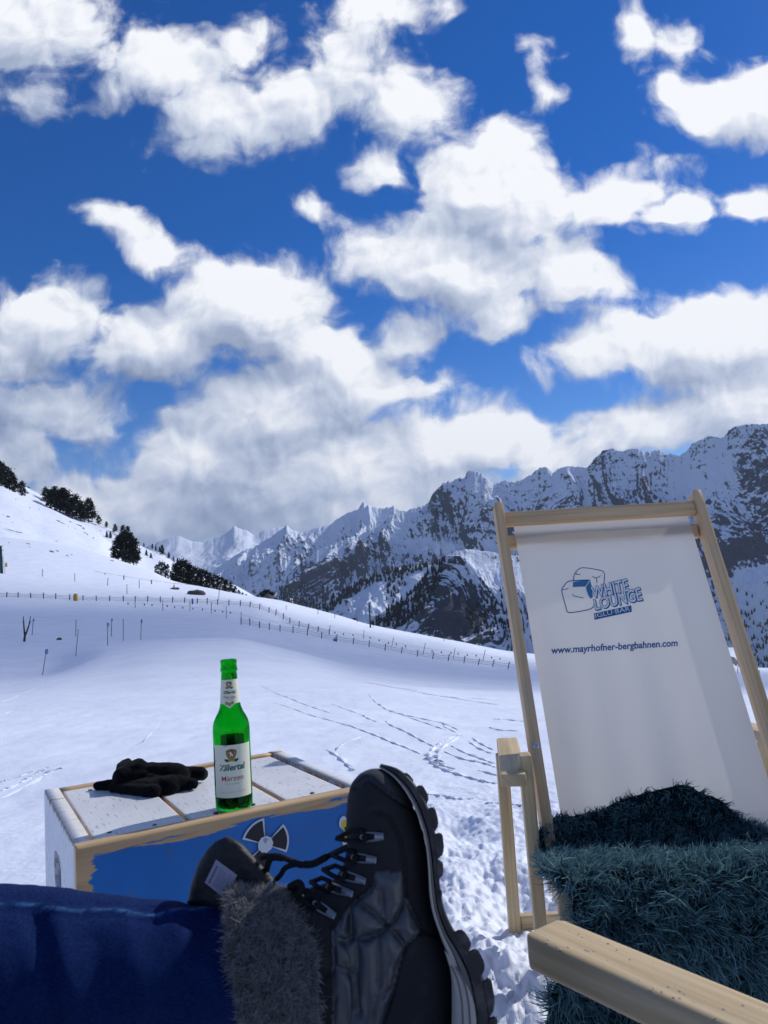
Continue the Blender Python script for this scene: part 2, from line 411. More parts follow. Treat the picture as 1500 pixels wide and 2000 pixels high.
def ground_detail(X, Y):
    d = np.hypot(X, Y)
    # trampled crust close by (to the right of the box and round the chair), smooth groomed piste beyond
    tr = sstep(4.2, 1.8, d) * sstep(-.9, .1, X) * .9 + .10 * sstep(7, 3, d)
    z = tr * (.034 * fbm(X * 3.1, Y * 3.1, 3) + .016 * fbm(X * 9 + 3 + .5 * fbm(X * 5, Y * 5, 2), Y * 9, 4) + .013 * np.abs(fbm(X * 21, Y * 21, 3)) + .007 * fbm(X * 46 + 5, Y * 46, 3))
    z = z + .014 * fbm(X * .8, Y * .8, 3) * sstep(2, 5, d) + .012 * fbm(X * 2.2 + 9, Y * .9, 4) * sstep(2.5, 4, d) * sstep(40, 8, d)
    z = z + .10 * fbm(X * .06, Y * .06, 4) * sstep(15, 40, d) + .5 * fbm(X * .012 + 3, Y * .012, 3) * sstep(90, 200, d)
    for (x, y, r, h) in ((.62, 2.6, .12, -.05), (.30, 2.25, .11, -.045), (.55, 1.95, .13, -.05), (-.75, 3.3, .12, -.03), (.2, 2.9, .1, -.035), (.36, 1.62, .12, -.04), (.47, 1.33, .1, -.04)):
        z = z + h * np.exp(-((X - x) ** 2 + (Y - y) ** 2 * .5) / (r * r * .5))
    return z
def ground_z(x, y):
    return float(ground_height(np.array([math.atan2(x, y)]), np.array([math.hypot(x, y)]))[0] + ground_detail(np.array([x]), np.array([y]))[0])
def ground_hit(px, py, lo=1.0, hi=400.0):
    """distance along +Y at which the sight line through (px, py) first meets the snow"""
    v = ray(px, py); ds = np.geomspace(lo, hi, 1500)
    X, Y, Z = CAMP.x + v.x / v.y * ds, ds, CAMZ + v.z / v.y * ds
    g = ground_height(np.arctan2(X, Y), np.hypot(X, Y)) + ground_detail(X, Y)
    k = np.argmax(Z < g); return P(px, py, ds[k] if Z[k] < g[k] else hi)

def build_ground():
    az = np.unique(np.concatenate([np.linspace(-R(33), R(33), 560), np.linspace(R(33), R(327), 60)[1:-1]]))
    rr = np.concatenate([np.linspace(.3, .85, 12), np.linspace(.9, 4.6, 400), np.geomspace(4.65, 430, 330), [520, 640]])
    A, D = np.meshgrid(az, rr); An = np.where(A > math.pi, A - 2 * math.pi, A)
    X, Y = D * np.sin(A), D * np.cos(A)
    Z = ground_height(An, D) + ground_detail(X, Y)
    me = from_np('snow_ground', np.stack([X, Y, Z], -1).reshape(-1, 3), gridF(len(rr), len(az), True)[:, ::-1])
    o = link('snow_ground', me, M_SNOW); tag(o, kind='structure'); return o
build_ground()

def band(name, lines, rows_between, x0, x1, nx, noise=None, material=None, smooth_rows=True):
    """hill skin through traced lines: each line is (distance list or number, [(px, py)...]) from the near foot up to the crest and over"""
    pxs = np.linspace(x0, x1, nx); pts = []
    for D, ln in lines:
        xs = [p[0] for p in ln]; py = smooth_interp(pxs, xs, [p[1] for p in ln])
        dd = np.full(nx, float(D)) if not isinstance(D, (list, tuple)) else np.interp(pxs, [q[0] for q in D], [q[1] for q in D])
        vx = CF.x + CR.x * (pxs - 750) / FPX + CU.x * (1000 - py) / FPX
        vy = CF.y + CR.y * (pxs - 750) / FPX + CU.y * (1000 - py) / FPX
        vz = CF.z + CR.z * (pxs - 750) / FPX + CU.z * (1000 - py) / FPX
        pts.append(np.stack([vx / vy * dd, dd, CAMZ + vz / vy * dd], -1))
    T = np.stack(pts)                                    # (lines, nx, 3)
    k = np.arange(len(T)); s = np.concatenate([np.linspace(i, i + 1, n, endpoint=False) for i, n in enumerate(rows_between)] + [[len(T) - 1]])
    i = np.clip(s.astype(int), 0, len(T) - 2); f = (s - i)[:, None, None]
    V = T[i] * (1 - f) + T[i + 1] * f
    if smooth_rows:
        for _ in range(3): V[1:-1] = (V[:-2] + 2 * V[1:-1] + V[2:]) / 4
    if noise is not None: V[..., 2] += noise(V[..., 0], V[..., 1], s[:, None] + 0 * V[..., 0])
    return V, s

# sunlit back hill with the pines on it, and the shaded shoulder in front of it
SHOULDER = [(-120, 912), (0, 947), (37, 964), (75, 983), (119, 1003), (160, 1025), (194, 1042), (224, 1066), (246, 1096), (275, 1116), (320, 1140)]
BACKHILL = [(-120, 868), (0, 914), (22, 928), (52, 947), (75, 960), (100, 976), (140, 998), (179, 1018), (209, 1030), (243, 1044), (261, 1055), (284, 1067), (321, 1081), (343, 1096), (373, 1108), (410, 1121), (463, 1143), (500, 1164), (560, 1192)]
def offs(ln, dy): return [(x, y + dy) for x, y in ln]
V, s = band('shoulder', [(300, offs(SHOULDER, 150)), (330, offs(SHOULDER, 90)), (400, SHOULDER), (450, offs(SHOULDER, 18)), (520, offs(SHOULDER, 120))], (12, 40, 12, 6), -120, 320, 160,
            lambda x, y, s: 1.2 * fbm(x * .02, y * .02, 4))
tag(link('snow_shoulder_hill', from_np('snow_shoulder_hill', V.reshape(-1, 3), gridF(*V.shape[:2])[:, ::-1]), M_SNOWF), kind='structure')
V, s = band('backhill', [(350, offs(BACKHILL, 150)), (400, offs(BACKHILL, 75)), (520, BACKHILL), (580, offs(BACKHILL, 25)), (700, offs(BACKHILL, 200))], (14, 40, 12, 6), -120, 560, 240,
            lambda x, y, s: 1.5 * fbm(x * .02 + 5, y * .02, 4))
tag(link('snow_back_hill', from_np('snow_back_hill', V.reshape(-1, 3), gridF(*V.shape[:2])[:, ::-1]), M_SNOWF), kind='structure')

# ---- mountains
def rock_material():
    m, t, b = mat('alpine_rock_and_snow', (.5, .5, .5), .75, .2)
    oc = t.coord('Object'); rk, _ = t.attr('rock')
    n1 = t.noise(t.mapping(oc, rot=(0, R(28), 0), scale=(1, 1, 2.4)), .022, 9, .68); n2 = t.noise(t.mapping(oc, scale=(1.6, 1, .8)), .085, 6, .7)
    f = t.math('ADD', rk, t.math('MULTIPLY_ADD', n1, 1.35, -.675)); f = t.math('ADD', f, t.math('MULTIPLY_ADD', n2, 1.15, -.575))
    k = t.mrange(f, .40, .58)
    rock = t.mix(t.noise(oc, .05, 5, .6), (.022, .027, .042), (.078, .080, .096))
    snow = t.mix(t.noise(oc, .006, 3, .5), (.70, .76, .88), (.76, .81, .91))
    t.l.new(t.mix(k, snow, rock), b.inputs['Base Color'])
    h = t.math('MULTIPLY_ADD', n1, 1.0, t.math('MULTIPLY', n2, .5))
    t.l.new(t.bump(h, .6, 9.0), b.inputs['Normal'])
    return m
M_ROCK = rock_material()
def massif(name, sky, Dr, foot, Df, x0, x1, nx, nv, amp, fx, power=.8, rockbias=0.0, patches=(), aspect=1.0, seed=0, jag=2.0, drop=.5):
    """mountain skin from a foot line up to a traced crest line and down behind it; ridged relief between"""
    pxs = np.linspace(x0, x1, nx); v = np.concatenate([np.linspace(0, 1, nv), 1 + np.linspace(0, 1, 12)[1:] ** 1.5])
    sy = np.interp(pxs, [p[0] for p in sky], [p[1] for p in sky]); fy = np.interp(pxs, [p[0] for p in foot], [p[1] for p in foot])
    jg = jag * (np.abs(fbm(pxs * .09 + seed, pxs * 0 + seed, 4)) - .25)
    dr = np.interp(pxs, [p[0] for p in Dr], [p[1] for p in Dr]); df = np.interp(pxs, [p[0] for p in Df], [p[1] for p in Df])
    def wp(py, dd):
        vx, vy, vz = [c0 + c1 * (pxs - 750) / FPX + c2 * (1000 - py) / FPX for c0, c1, c2 in ((CF.x, CR.x, CU.x), (CF.y, CR.y, CU.y), (CF.z, CR.z, CU.z))]
        return vx / vy * dd, dd, CAMZ + vz / vy * dd
    rx, ry, rz = wp(sy, dr); fx_, fy_, fz = wp(fy, df)
    vv = np.clip(v, 0, 1)[:, None]; back = np.clip(v - 1, 0, 1)[:, None]
    X = fx_ + (rx - fx_) * vv + rx * .35 * back; Y = fy_ + (ry - fy_) * vv + ry * .35 * back
    kw = max(3, int(nx * .05)); kk = np.hanning(2 * kw + 1); kk /= kk.sum()
    rzs = np.convolve(np.pad(rz, kw, mode='edge'), kk, 'valid')          # only the top follows every tooth of the crest
    rzj = rz - jg * dr / FPX
    hgt = rzs - fz + (rzj - rzs) * np.clip((v - .55) / .45, 0, 1)[:, None] ** 2.2
    Z = fz + hgt * (vv ** (1 / power)) - hgt * 1.1 * back
    kx = fx / 1000.0
    wx = X + 90 * fbm(X * kx * .8 + seed, Y * kx * .5, 3); wy = Y + 90 * fbm(X * kx * .8 + 7 + seed, Y * kx * .5 + 3, 3)
    rg = ridged(wx * kx + seed, wy * kx * aspect * .34 + seed * .7, 7, .54)
    rel = (rg - .42) + .22 * fbm(wx * kx * 3, wy * kx * 1.6, 5)
    env = np.sin(np.pi * np.clip(v, 0, 1) ** .9)[:, None] ** .7 * (v < 1)[:, None] + .10 * np.exp(-((v - 1) / .06) ** 2)[:, None]
    Z = Z + amp * rel * env
    V = np.stack([X, Y, Z], -1)
    # rockiness: steep faces, hollows hold snow
    du = np.gradient(V, axis=1); dv = np.gradient(V, axis=0); n = np.cross(du, dv); n /= np.linalg.norm(n, axis=-1, keepdims=True) + 1e-9
    nz = np.abs(n[..., 2]); crest = rel - (np.roll(rel, 4, 1) + np.roll(rel, -4, 1) + np.roll(rel, 4, 0) + np.roll(rel, -4, 0)) / 4
    PX, PY = proj(X, Y, Z)
    rock = .50 - 1.15 * (nz - .62) + 3.0 * crest + rockbias
    for (x, y, rx_, ry_, w) in patches:
        rock = rock + w * np.exp(-(((PX - x) / rx_) ** 2 + ((PY - y) / ry_) ** 2))
    me = from_np(name, V.reshape(-1, 3), gridF(len(v), nx)[:, ::-1]); attr(me, 'rock', np.clip(rock, -1, 2))
    o = link(name, me, M_ROCK); tag(o, kind='structure')
    return V, PX, PY, rock

FAR = [(200, 1120), (240, 1095), (295, 1062), (329, 1050), (349, 1046), (375, 1058), (399, 1060), (431, 1047), (448, 1038), (457, 1028), (467, 1033), (483, 1038), (495, 1046), (519, 1036), (551, 1030), (575, 1036), (620, 1050), (700, 1090)]
massif('distant_snow_mountain', FAR, [(200, 9000), (700, 9000)], [(200, 1230), (700, 1230)], [(200, 6500), (700, 6500)], 200, 700, 260, 150, 200, .9, .9, -.60, ((800, 0, 1, 1, 0),), seed=3, jag=2)
RIDGE_FAR = [(380, 1150), (423, 1110), (470, 1081), (498, 1067), (535, 1044), (560, 1026), (573, 1040), (591, 1044), (619, 1032), (643, 1025), (660, 1012), (680, 1000), (699, 995), (705, 988), (710, 982), (716, 990), (727, 995), (745, 994), (757, 991), (769, 988), (774, 994), (780, 997), (834, 1000), (900, 1010)]
massif('left_snow_ridge', RIDGE_FAR, [(380, 5200), (900, 4300)], [(380, 1215), (480, 1200), (700, 1190), (900, 1190)], [(380, 4200), (900, 3650)], 385, 900, 430, 260, 220, 2.1, .85, -.28,
       ((690, 1010, 40, 25, -.35), (600, 1085, 60, 14, .25), (560, 1060, 40, 10, .2)), seed=5, jag=3)
RIDGE = [(470, 1205), (510, 1172), (540, 1147), (582, 1103), (619, 1076), (680, 1053), (736, 1030), (773, 1007), (800, 996), (834, 986), (848, 965), (867, 946), (890, 939), (908, 934), (914, 923), (926, 921), (937, 925), (951, 937), (964, 948), (975, 944), (986, 940), (1004, 944), (1020, 938), (1036, 928), (1048, 918), (1058, 914), (1068, 916), (1080, 926), (1092, 918), (1112, 912), (1136, 912), (1148, 912), (1160, 894), (1176, 880), (1196, 876), (1216, 884), (1228, 880), (1244, 879), (1260, 886), (1276, 884), (1290, 880), (1300, 888), (1308, 885), (1316, 886), (1324, 888), (1340, 882), (1352, 866), (1372, 856), (1384, 850), (1396, 852), (1412, 854), (1424, 840), (1436, 832), (1460, 830), (1500, 830), (1560, 815), (1640, 850), (1720, 840)]
MR = massif('main_mountain_ridge', RIDGE, [(470, 3300), (834, 3100), (1150, 2700), (1500, 2300), (1720, 2200)], [(470, 1275), (800, 1275), (1100, 1290), (1400, 1330), (1720, 1345)], [(470, 2650), (1000, 2250), (1720, 1650)], 480, 1720, 900, 420, 185, 3.2, .85, -.22,
       ((640, 1118, 60, 28, 0.54), (720, 1085, 60, 40, 0.22), (585, 1150, 40, 50, 0.25), (860, 980, 28, 40, 0.32), (905, 1050, 30, 30, 0.25), (1180, 900, 40, 20, 0.18), (990, 1030, 60, 60, 0.11), (1100, 985, 60, 30, 0.22), (1240, 960, 60, 30, 0.18), (1480, 930, 50, 60, 0.25), (1440, 1075, 60, 30, 0.43), (1490, 1060, 30, 30, 0.22),
        (1460, 1170, 50, 55, -.7), (740, 1150, 60, 40, -.5), (850, 1065, 60, 16, -.5), (990, 1065, 40, 20, -.4), (1340, 950, 30, 40, -.3), (1410, 930, 40, 50, -.3), (1390, 1230, 14, 60, 0.36)), seed=1, jag=4)
WOOD = [(570, 1250), (600, 1195), (650, 1168), (700, 1142), (722, 1130), (755, 1114), (787, 1108), (830, 1104), (900, 1098), (1000, 1120), (1100, 1170)]
WD = massif('wooded_spur_hill', WOOD, [(570, 1900), (1100, 1700)], [(570, 1310), (1100, 1330)], [(570, 1560), (1100, 1420)], 575, 1100, 330, 160, 50, 5.0, .95, -.36, ((850, 1135, 40, 30, -.3),), seed=9, jag=2)
KNOB = [(690, 1262), (715, 1225), (734, 1205), (783, 1172), (811, 1147), (834, 1112), (862, 1092), (890, 1078), (909, 1073), (935, 1075), (960, 1078), (1000, 1084), (1040, 1093), (1100, 1112), (1200, 1155), (1300, 1205), (1400, 1275), (1450, 1330)]
KN = massif('rocky_knoll_hill', KNOB, [(690, 1300), (1450, 1150)], [(690, 1330), (1000, 1345), (1450, 1390)], [(690, 1030), (1450, 880)], 695, 1450, 560, 300, 42, 7.0, .85, -.14,
       ((905, 1190, 45, 45, .75), (880, 1225, 70, 25, .45), (850, 1150, 30, 40, .25), (980, 1090, 40, 10, .4), (985, 1150, 35, 50, -.6), (940, 1110, 40, 16, -.3), (1000, 1225, 12, 40, .4)), seed=13, jag=3)

# ---- air between here and the mountains
def build_haze():
    mb = MB().box((-9000, -1500, -900), (9000, 14000, 1050)); m = bpy.data.materials.new('haze_air'); m.use_nodes = True; t = NT(m.node_tree); t.n.clear()
    o = t.node('ShaderNodeOutputMaterial'); v = t.node('ShaderNodeVolumePrincipled'); v.inputs['Color'].default_value = (.62, .75, 1.0, 1); v.inputs['Density'].default_value = HAZE; v.inputs['Anisotropy'].default_value = 0.2
    t.l.new(v.outputs[0], o.inputs['Volume'])
    tag(mb.build('haze', m, smooth=False), kind='stuff')
HAZE = 0.000042
build_haze()

# ---- unseen cloud added beyond the right edge, shaped to shade the middle of the slope
def build_shade_cloud():
    c = Vector((-8, 116, -4)) + SDIR * 1860; n, m = 120, 16; V = []
    for j in range(m + 1):
        ph = math.pi * j / m
        for i in range(n):
            a = 2 * math.pi * i / n; e = 1 + .16 * float(fbm(np.array([2 * math.cos(a) + 4]), np.array([2 * math.sin(a)]), 3)[0]) + .05 * math.sin(9 * a)
            r = math.sin(ph) ** .6; V.append((c.x + 150 * r * e * math.cos(a), c.y + 100 * r * e * math.sin(a), c.z + (34 if ph < math.pi / 2 else 10) * math.cos(ph) * (1 + .3 * math.sin(7 * a + 3 * r) * r)))
    mm, t, b = mat('shade_cloud_white', (.90, .90, .92), 1.0, .0)
    W_ = np.array(V); rr_ = np.hypot((W_[:, 0] - c.x) / 150, (W_[:, 1] - c.y) / 100); me = from_np('shade_cloud', V, gridF(m + 1, n, True)); attr(me, 'thin', rr_)
    tp_ = t.node('ShaderNodeBsdfTransparent'); mx = t.node('ShaderNodeMixShader'); th, _ = t.attr('thin'); nz_ = t.noise(t.coord('Object'), .02, 5, .6)
    t.l.new(t.mrange(t.math('MULTIPLY_ADD', nz_, .5, th), .55, 1.30, .46, 1.0), mx.inputs[0]); t.l.new(b.outputs[0], mx.inputs[1]); t.l.new(tp_.outputs[0], mx.inputs[2]); t.l.new(mx.outputs[0], t.n['Material Output'].inputs['Surface'])
    tag(link('shade_cloud', me, mm), kind='stuff')
build_shade_cloud()
# ------------------------------------------------------------------ text as mesh
def text_mesh(s, shear=0.0, offset=0.0, spacing=1.0):
    """(V, F list) of a line of text, scaled to x 0..1, y 0..1 (cap/ascender box)"""
    c = bpy.data.curves.new('txt', 'FONT'); c.body = s; c.shear = shear; c.offset = offset; c.space_character = spacing; c.resolution_u = 3
    o = bpy.data.objects.new('txt', c); COL.objects.link(o)
    dg = bpy.context.evaluated_depsgraph_get(); dg.update(); ev = o.evaluated_get(dg); me = ev.to_mesh()
    V = np.array([v.co[:] for v in me.vertices]); F = [list(p.vertices) for p in me.polygons]
    ev.to_mesh_clear(); bpy.data.objects.remove(o); bpy.data.curves.remove(c)
    return V, F
def place_text(V, F, ref, fn):
    """normalise by ref box (x0,x1,y0,y1) and send (u, v) through fn -> 3D points"""
    u = (V[:, 0] - ref[0]) / (ref[1] - ref[0]); v = (V[:, 1] - ref[2]) / (ref[3] - ref[2])
    return [fn(a, b) for a, b in zip(u, v)], F
def box_of(V): return (V[:, 0].min(), V[:, 0].max(), V[:, 1].min(), V[:, 1].max())
class Sheet:
    """flat printed shapes gathered into one mesh with several materials"""
    def __init__(self): self.V, self.F, self.MI = [], [], []
    def add(self, V, F, mi=0):
        n = len(self.V); self.V += [tuple(p) for p in V]; self.F += [[i + n for i in f] for f in F]; self.MI += [mi] * len(F)
    def build(self, name, mats, parent):
        me = bpy.data.meshes.new(name); me.from_pydata(self.V, [], self.F); 
        o = link(name, me, mats, parent, smooth=False); me.polygons.foreach_set('material_index', self.MI); me.update(); return o
def stroke(pts, w, fn, closed=False):
    """a pen line through 2D pts of width w as quads, mapped by fn"""
    P2 = [np.array(p, float) for p in pts]; n = len(P2); L, Rr = [], []
    for i in range(n):
        a = P2[(i - 1) % n] if (closed or i) else P2[i]; b = P2[(i + 1) % n] if (closed or i < n - 1) else P2[i]
        t = b - a; t /= np.linalg.norm(t) + 1e-9; nn = np.array([-t[1], t[0]]) * w / 2
        L.append(P2[i] + nn); Rr.append(P2[i] - nn)
    V = [fn(*p) for p in L + Rr]; m = n if closed else n - 1
    return V, [[i, (i + 1) % n, n + (i + 1) % n, n + i] for i in range(m)]
def smooth_pts(pts, n=6, closed=False):
    """Catmull-Rom through pts"""
    P2 = [np.array(p, float) for p in pts]; N = len(P2); out = []
    for i in range(N if closed else N - 1):
        p0, p1, p2, p3 = (P2[(i + k) % N] if closed else P2[min(max(i + k, 0), N - 1)] for k in (-1, 0, 1, 2))
        for k in range(n):
            t = k / n; out.append(tuple(.5 * (2 * p1 + (p2 - p0) * t + (2 * p0 - 5 * p1 + 4 * p2 - p3) * t * t + (3 * p1 - p0 - 3 * p2 + p3) * t ** 3)))
    if not closed: out.append(tuple(P2[-1]))
    return out
def flat_mat(name, col, rough=.6, spec=.3): return mat(name, col, rough, spec)[0]

# ------------------------------------------------------------------ the wooden box
ZT = 0.53
BN, BL, BF = PZ(148, 1657, ZT), PZ(85, 1543, ZT), PZ(545, 1465, ZT)
BX = (BF - BL).normalized(); BY = (BL - BN); BYL = BY.length; BY.normalize(); BY = (BY - BX * BY.dot(BX)).normalized(); BXL = (BF - BL).length
BM = Matrix((BX, BY, Vector((0, 0, 1)))).transposed().to_4x4(); BM.translation = BN
BI = BM.inverted()
def on_top(px, py): return BI @ PZ(px, py, ZT)
def on_front(px, py):
    v = ray(px, py); n = -BY; k = (BN - CAMP).dot(n) / v.dot(n); return BI @ (CAMP + v * k)

def painted_wood(name, paint, wear_edge, chips, grain_axis=0, paint2=None, dirt=.5):
    m, t, b = mat(name, paint, .5, .4)
    oc = t.coord('Object'); e, _ = t.attr('edge')
    sc = [3, 3, 3]; sc[grain_axis] = .28
    gr = t.noise(t.mapping(oc, scale=sc), 38, 6, .6, .4)
    wood = t.mix(gr, (.42, .255, .115), (.66, .46, .25)); wood = t.mix(t.mrange(t.noise(t.mapping(oc, scale=sc), 9, 3, .5), .5, .72), wood, (.28, .155, .065))
    n1 = t.noise(t.mapping(oc, scale=[s * .5 for s in sc]), 30, 7, .66); n2 = t.noise(t.mapping(oc, scale=[s * .45 for s in sc]), 10, 5, .65)
    f = t.math('MULTIPLY_ADD', e, wear_edge, t.math('MULTIPLY_ADD', n1, 1.5, -.75)); f = t.math('MULTIPLY_ADD', n2, .9, f); f = t.math('ADD', f, -.15)
    k = t.mrange(f, .80 - chips, .86 - chips)
    pc = t.mix(t.mrange(t.noise(oc, 5, 4, .6), .3, .7), paint, paint2 or paint)
    scr = t.mrange(t.noise(t.mapping(oc, scale=(9, 60, 9) if grain_axis != 1 else (60, 9, 9), rot=(0, 0, .4)), 3.2, 5, .7), .595, .625)
    pc = t.mix(t.math('MULTIPLY', scr, dirt), pc, (.10, .095, .10))
    t.l.new(t.mix(k, pc, wood), b.inputs['Base Color'])
    t.l.new(t.mrange(k, 0, 1, .42, .75, smooth=False), b.inputs['Roughness'])
    h = t.math('MULTIPLY_ADD', k, -.6, t.math('MULTIPLY', gr, .35))
    t.l.new(t.bump(h, .5, .0015), b.inputs['Normal'])
    return m
M_WTOP = painted_wood('worn_white_paint', (.70, .71, .72), .55, .0, 1, (.60, .61, .64), .55)
M_WSIDE = painted_wood('chipped_white_paint', (.74, .755, .79), .62, .10, 2, (.66, .69, .75), .9)
M_BLUE = painted_wood('worn_blue_paint', (.003, .115, .38), .78, .16, 0, (.004, .150, .46), .35)
M_EDGE = painted_wood('raw_plywood_edge', (.52, .34, .17), .2, -.3, 0, (.62, .43, .24), .3)
M_WEDGE = painted_wood('worn_white_edge', (.66, .66, .66), .2, .18, 0, (.56, .56, .57), .5)
M_DARK = flat_mat('hollow_shade', (.03, .02, .015), .9)
def panel_grid(w, h, nx, ny, th, hole=None):
    """a board in its own plane (x across, y up), nx x ny cells on the face, with an 'edge' attribute: 1 at the rim falling to 0"""
    return None
def board(name, corners, thick, n, mat_, parent, edges=(1, 1, 1, 1), band=.03, grid=(60, 40), hole=None, edge_mat=None):
    """board from 4 face corners (box coordinates; a,b,c,d round the face), thickness along n (inwards); edges = wear of sides ab,bc,cd,da"""
    a, b, c, d = (np.array(p, float) for p in corners); nx, ny = grid; n = np.array(n, float)
    u, v = np.meshgrid(np.linspace(0, 1, nx + 1), np.linspace(0, 1, ny + 1)); u = u.ravel(); v = v.ravel()
    W, H = np.linalg.norm(b - a), np.linalg.norm(d - a)
    V = (a[None] * ((1 - u) * (1 - v))[:, None] + b[None] * (u * (1 - v))[:, None] + c[None] * (u * v)[:, None] + d[None] * ((1 - u) * v)[:, None])
    di = np.stack([v * H + (0 if edges[0] else 9), (1 - u) * W + (0 if edges[1] else 9), (1 - v) * H + (0 if edges[2] else 9), u * W + (0 if edges[3] else 9)])
    ew = np.array([e if e else 1 for e in edges])[:, None]
    e = (ew * np.clip(1 - di / band, 0, 1)).max(0)
    rad = .0012                                           # worn round rim
    dm = np.minimum(np.minimum(v * H, (1 - v) * H), np.minimum(u * W, (1 - u) * W)); V = V + n[None] * (rad * (1 - np.clip(dm / .004, 0, 1)) ** 2)[:, None]
    F = gridF(ny + 1, nx + 1)
    if hole:
        hx, hy, rx, ry = hole; fc = F.mean  # cut cells inside a rounded slot
        cu = u[F].mean(1) * W; cv = v[F].mean(1) * H
        keep = (np.abs((cu - hx) / rx) ** 3 + np.abs((cv - hy) / ry) ** 3) > 1; Fk = F[keep]
    else: Fk = F
    nV = len(V); Vb = V + n[None] * thick
    cnt = {}
    for q in Fk:
        for i in range(4):
            k = (int(q[i]), int(q[(i + 1) % 4])); cnt[k] = 1
    rim = [(i, j) for (i, j) in cnt if (j, i) not in cnt]
    side = np.array([[j, i, i + nV, j + nV] for i, j in rim])
    me = from_np(name, np.concatenate([V, Vb]), np.concatenate([Fk, Fk[:, ::-1] + nV, side])); attr(me, 'edge', np.concatenate([e, e]))
    mats = [mat_] + ([edge_mat] if edge_mat else [])
    o = bpy.data.objects.new(name, me); COL.objects.link(o)
    for m in mats: me.materials.append(m)
    if edge_mat:
        mi = np.zeros(len(me.polygons), dtype=np.int32); mi[len(Fk) * 2:] = 1; me.polygons.foreach_set('material_index', mi)
    bm = bmesh.new(); bm.from_mesh(me); bmesh.ops.recalc_face_normals(bm, faces=list(bm.faces)); bm.to_mesh(me); bm.free()
    o.parent = parent
    return o
def build_box():
    root = empty('wooden_box'); root.matrix_world = BM.copy(); root.location = BM.translation - Vector((0, 0, 0))
    tag(root, 'worn wooden box with blue front and scratched white plank top standing in the snow', 'box')
    W, D, H, T = BXL, BYL, ZT + .06, .026
    g2, g3 = on_top(383, 1610).x, on_top(592, 1580).x
    # left side panel with hand hole (outer face x = 0), behind the full-width front panel
    board('side_panel', [(0, D, -H), (0, .0245, -H), (0, .0245, 0), (0, D, 0)], T, (1, 0, 0), M_WSIDE, root, (0, .4, .9, .8), .020, (90, 120), hole=(D * .47, H - .105, .050, .036), edge_mat=M_WEDGE)
    board('side_panel', [(W, .0245, -H), (W, D, -H), (W, D, 0), (W, .0245, 0)], T, (-1, 0, 0), M_WSIDE, root, (0, 1, 1, 1), .022, (30, 40), edge_mat=M_WEDGE)
    board('front_panel', [(0, 0, -H), (W, 0, -H), (W, 0, .001), (0, 0, .001)], .0235, (0, 1, 0), M_BLUE, root, (0, .6, .72, 1.05), .045, (220, 150), edge_mat=M_EDGE)
    board('back_panel', [(W - T - .001, D, -H), (T + .001, D, -H), (T + .001, D, -.001), (W - T - .001, D, -.001)], .024, (0, -1, 0), M_BLUE, root, (0, 1, 1, 1), .03, (20, 20), edge_mat=M_EDGE)
    # three top boards between the panels, sitting a few mm low
    xs = [T + .006, g2, g3, W - T - .004]
    for k in range(3):
        a, b = xs[k] + (.004 if k else 0), xs[k + 1] - .004
        dz = (-.003, -.005, -.004)[k]
        board('top_board', [(a, .0265, dz), (b, .0265, dz), (b, D - .026, dz), (a, D - .026, dz)], .018, (0, 0, -1), M_WTOP, root, (.7, .8, .6, .8), .010, (50, 60), edge_mat=M_EDGE)
    MB().box((T + .002, .0265, -.030), (W - T - .002, D - .0265, -.026)).build('hollow_shade_sheet', M_DARK, root, smooth=False).matrix_parent_inverse = Matrix()  # near-black sheet standing in for the shade below the board gaps
    # nail heads
    M_NAIL = flat_mat('nail_steel', (.10, .10, .11), .5)
    for x, y in ((.06, .06), (.13, .05), (g2 + .05, .05), (g2 + .12, .055), (g3 + .06, .05), (.08, D - .06), (g2 + .07, D - .055), (g3 + .05, D - .06)):
        MB().lathe([(.0042, -.0052), (.0042, -.0025), (.003, -.0018)], 10, Matrix.Translation((x, y, 0))).build('nail', M_NAIL, root).matrix_parent_inverse = Matrix()
    # sticker: white-rimmed black fans round a white middle
    M_SB, M_SW, M_SY = flat_mat('sticker_black', (.012, .012, .016), .35), flat_mat('sticker_white', (.62, .64, .66), .35), flat_mat('sticker_yellow', (.62, .50, .06), .35)
    c = on_front(517, 1648); r0 = .040
    sh = Sheet()
    def fr(x, y, o=-.0022): return (c.x + x, o, c.z + y)
    def fan(a0, a1, ra, rb, mi, o):
        n = 9; V = [fr(rb * math.cos(R(a0 + (a1 - a0) * k / n)), rb * math.sin(R(a0 + (a1 - a0) * k / n)), o) for k in range(n + 1)] + [fr(ra * math.cos(R(a1 - (a1 - a0) * k / n)), ra * math.sin(R(a1 - (a1 - a0) * k / n)), o) for k in range(n + 1)]
        sh.add(V, [[k, k + 1, 2 * n - k, 2 * n + 1 - k] for k in range(n)], mi)
    for a in (124, 4, 244):
        fan(a - 34, a + 34, .004, r0 + .0035, 1, -.0030); fan(a - 29, a + 29, .013, r0, 0, -.0036)
    fan(0, 359.9, 0, .014, 1, -.0042); fan(60, 120, .002, .010, 2, -.0046)
    sh.build('sticker', [M_SB, M_SW, flat_mat('sticker_grey', (.30, .36, .42), .35)], root).matrix_parent_inverse = Matrix()
    c2 = on_front(675, 1622); sh = Sheet()
    out = smooth_pts([(-.012, .022), (-.004, .027), (.004, .020), (.009, .024), (.012, .012), (.006, .004), (.012, -.010), (.005, -.024), (-.006, -.026), (-.010, -.012), (-.005, .0), (-.013, .010)], 4, True)
    for sc, mi, o in ((1.0, 0, -.0030), (.74, 1, -.0036), (.3, 2, -.0042)):
        sh.add([(c2.x + x * sc, o, c2.z + y * sc) for x, y in out] + [(c2.x, o, c2.z)], [[k, (k + 1) % len(out), len(out)] for k in range(len(out))], mi)
    sh.build('sticker', [M_SW, M_SY, M_SB], root).matrix_parent_inverse = Matrix()
    return root
BOX = build_box()

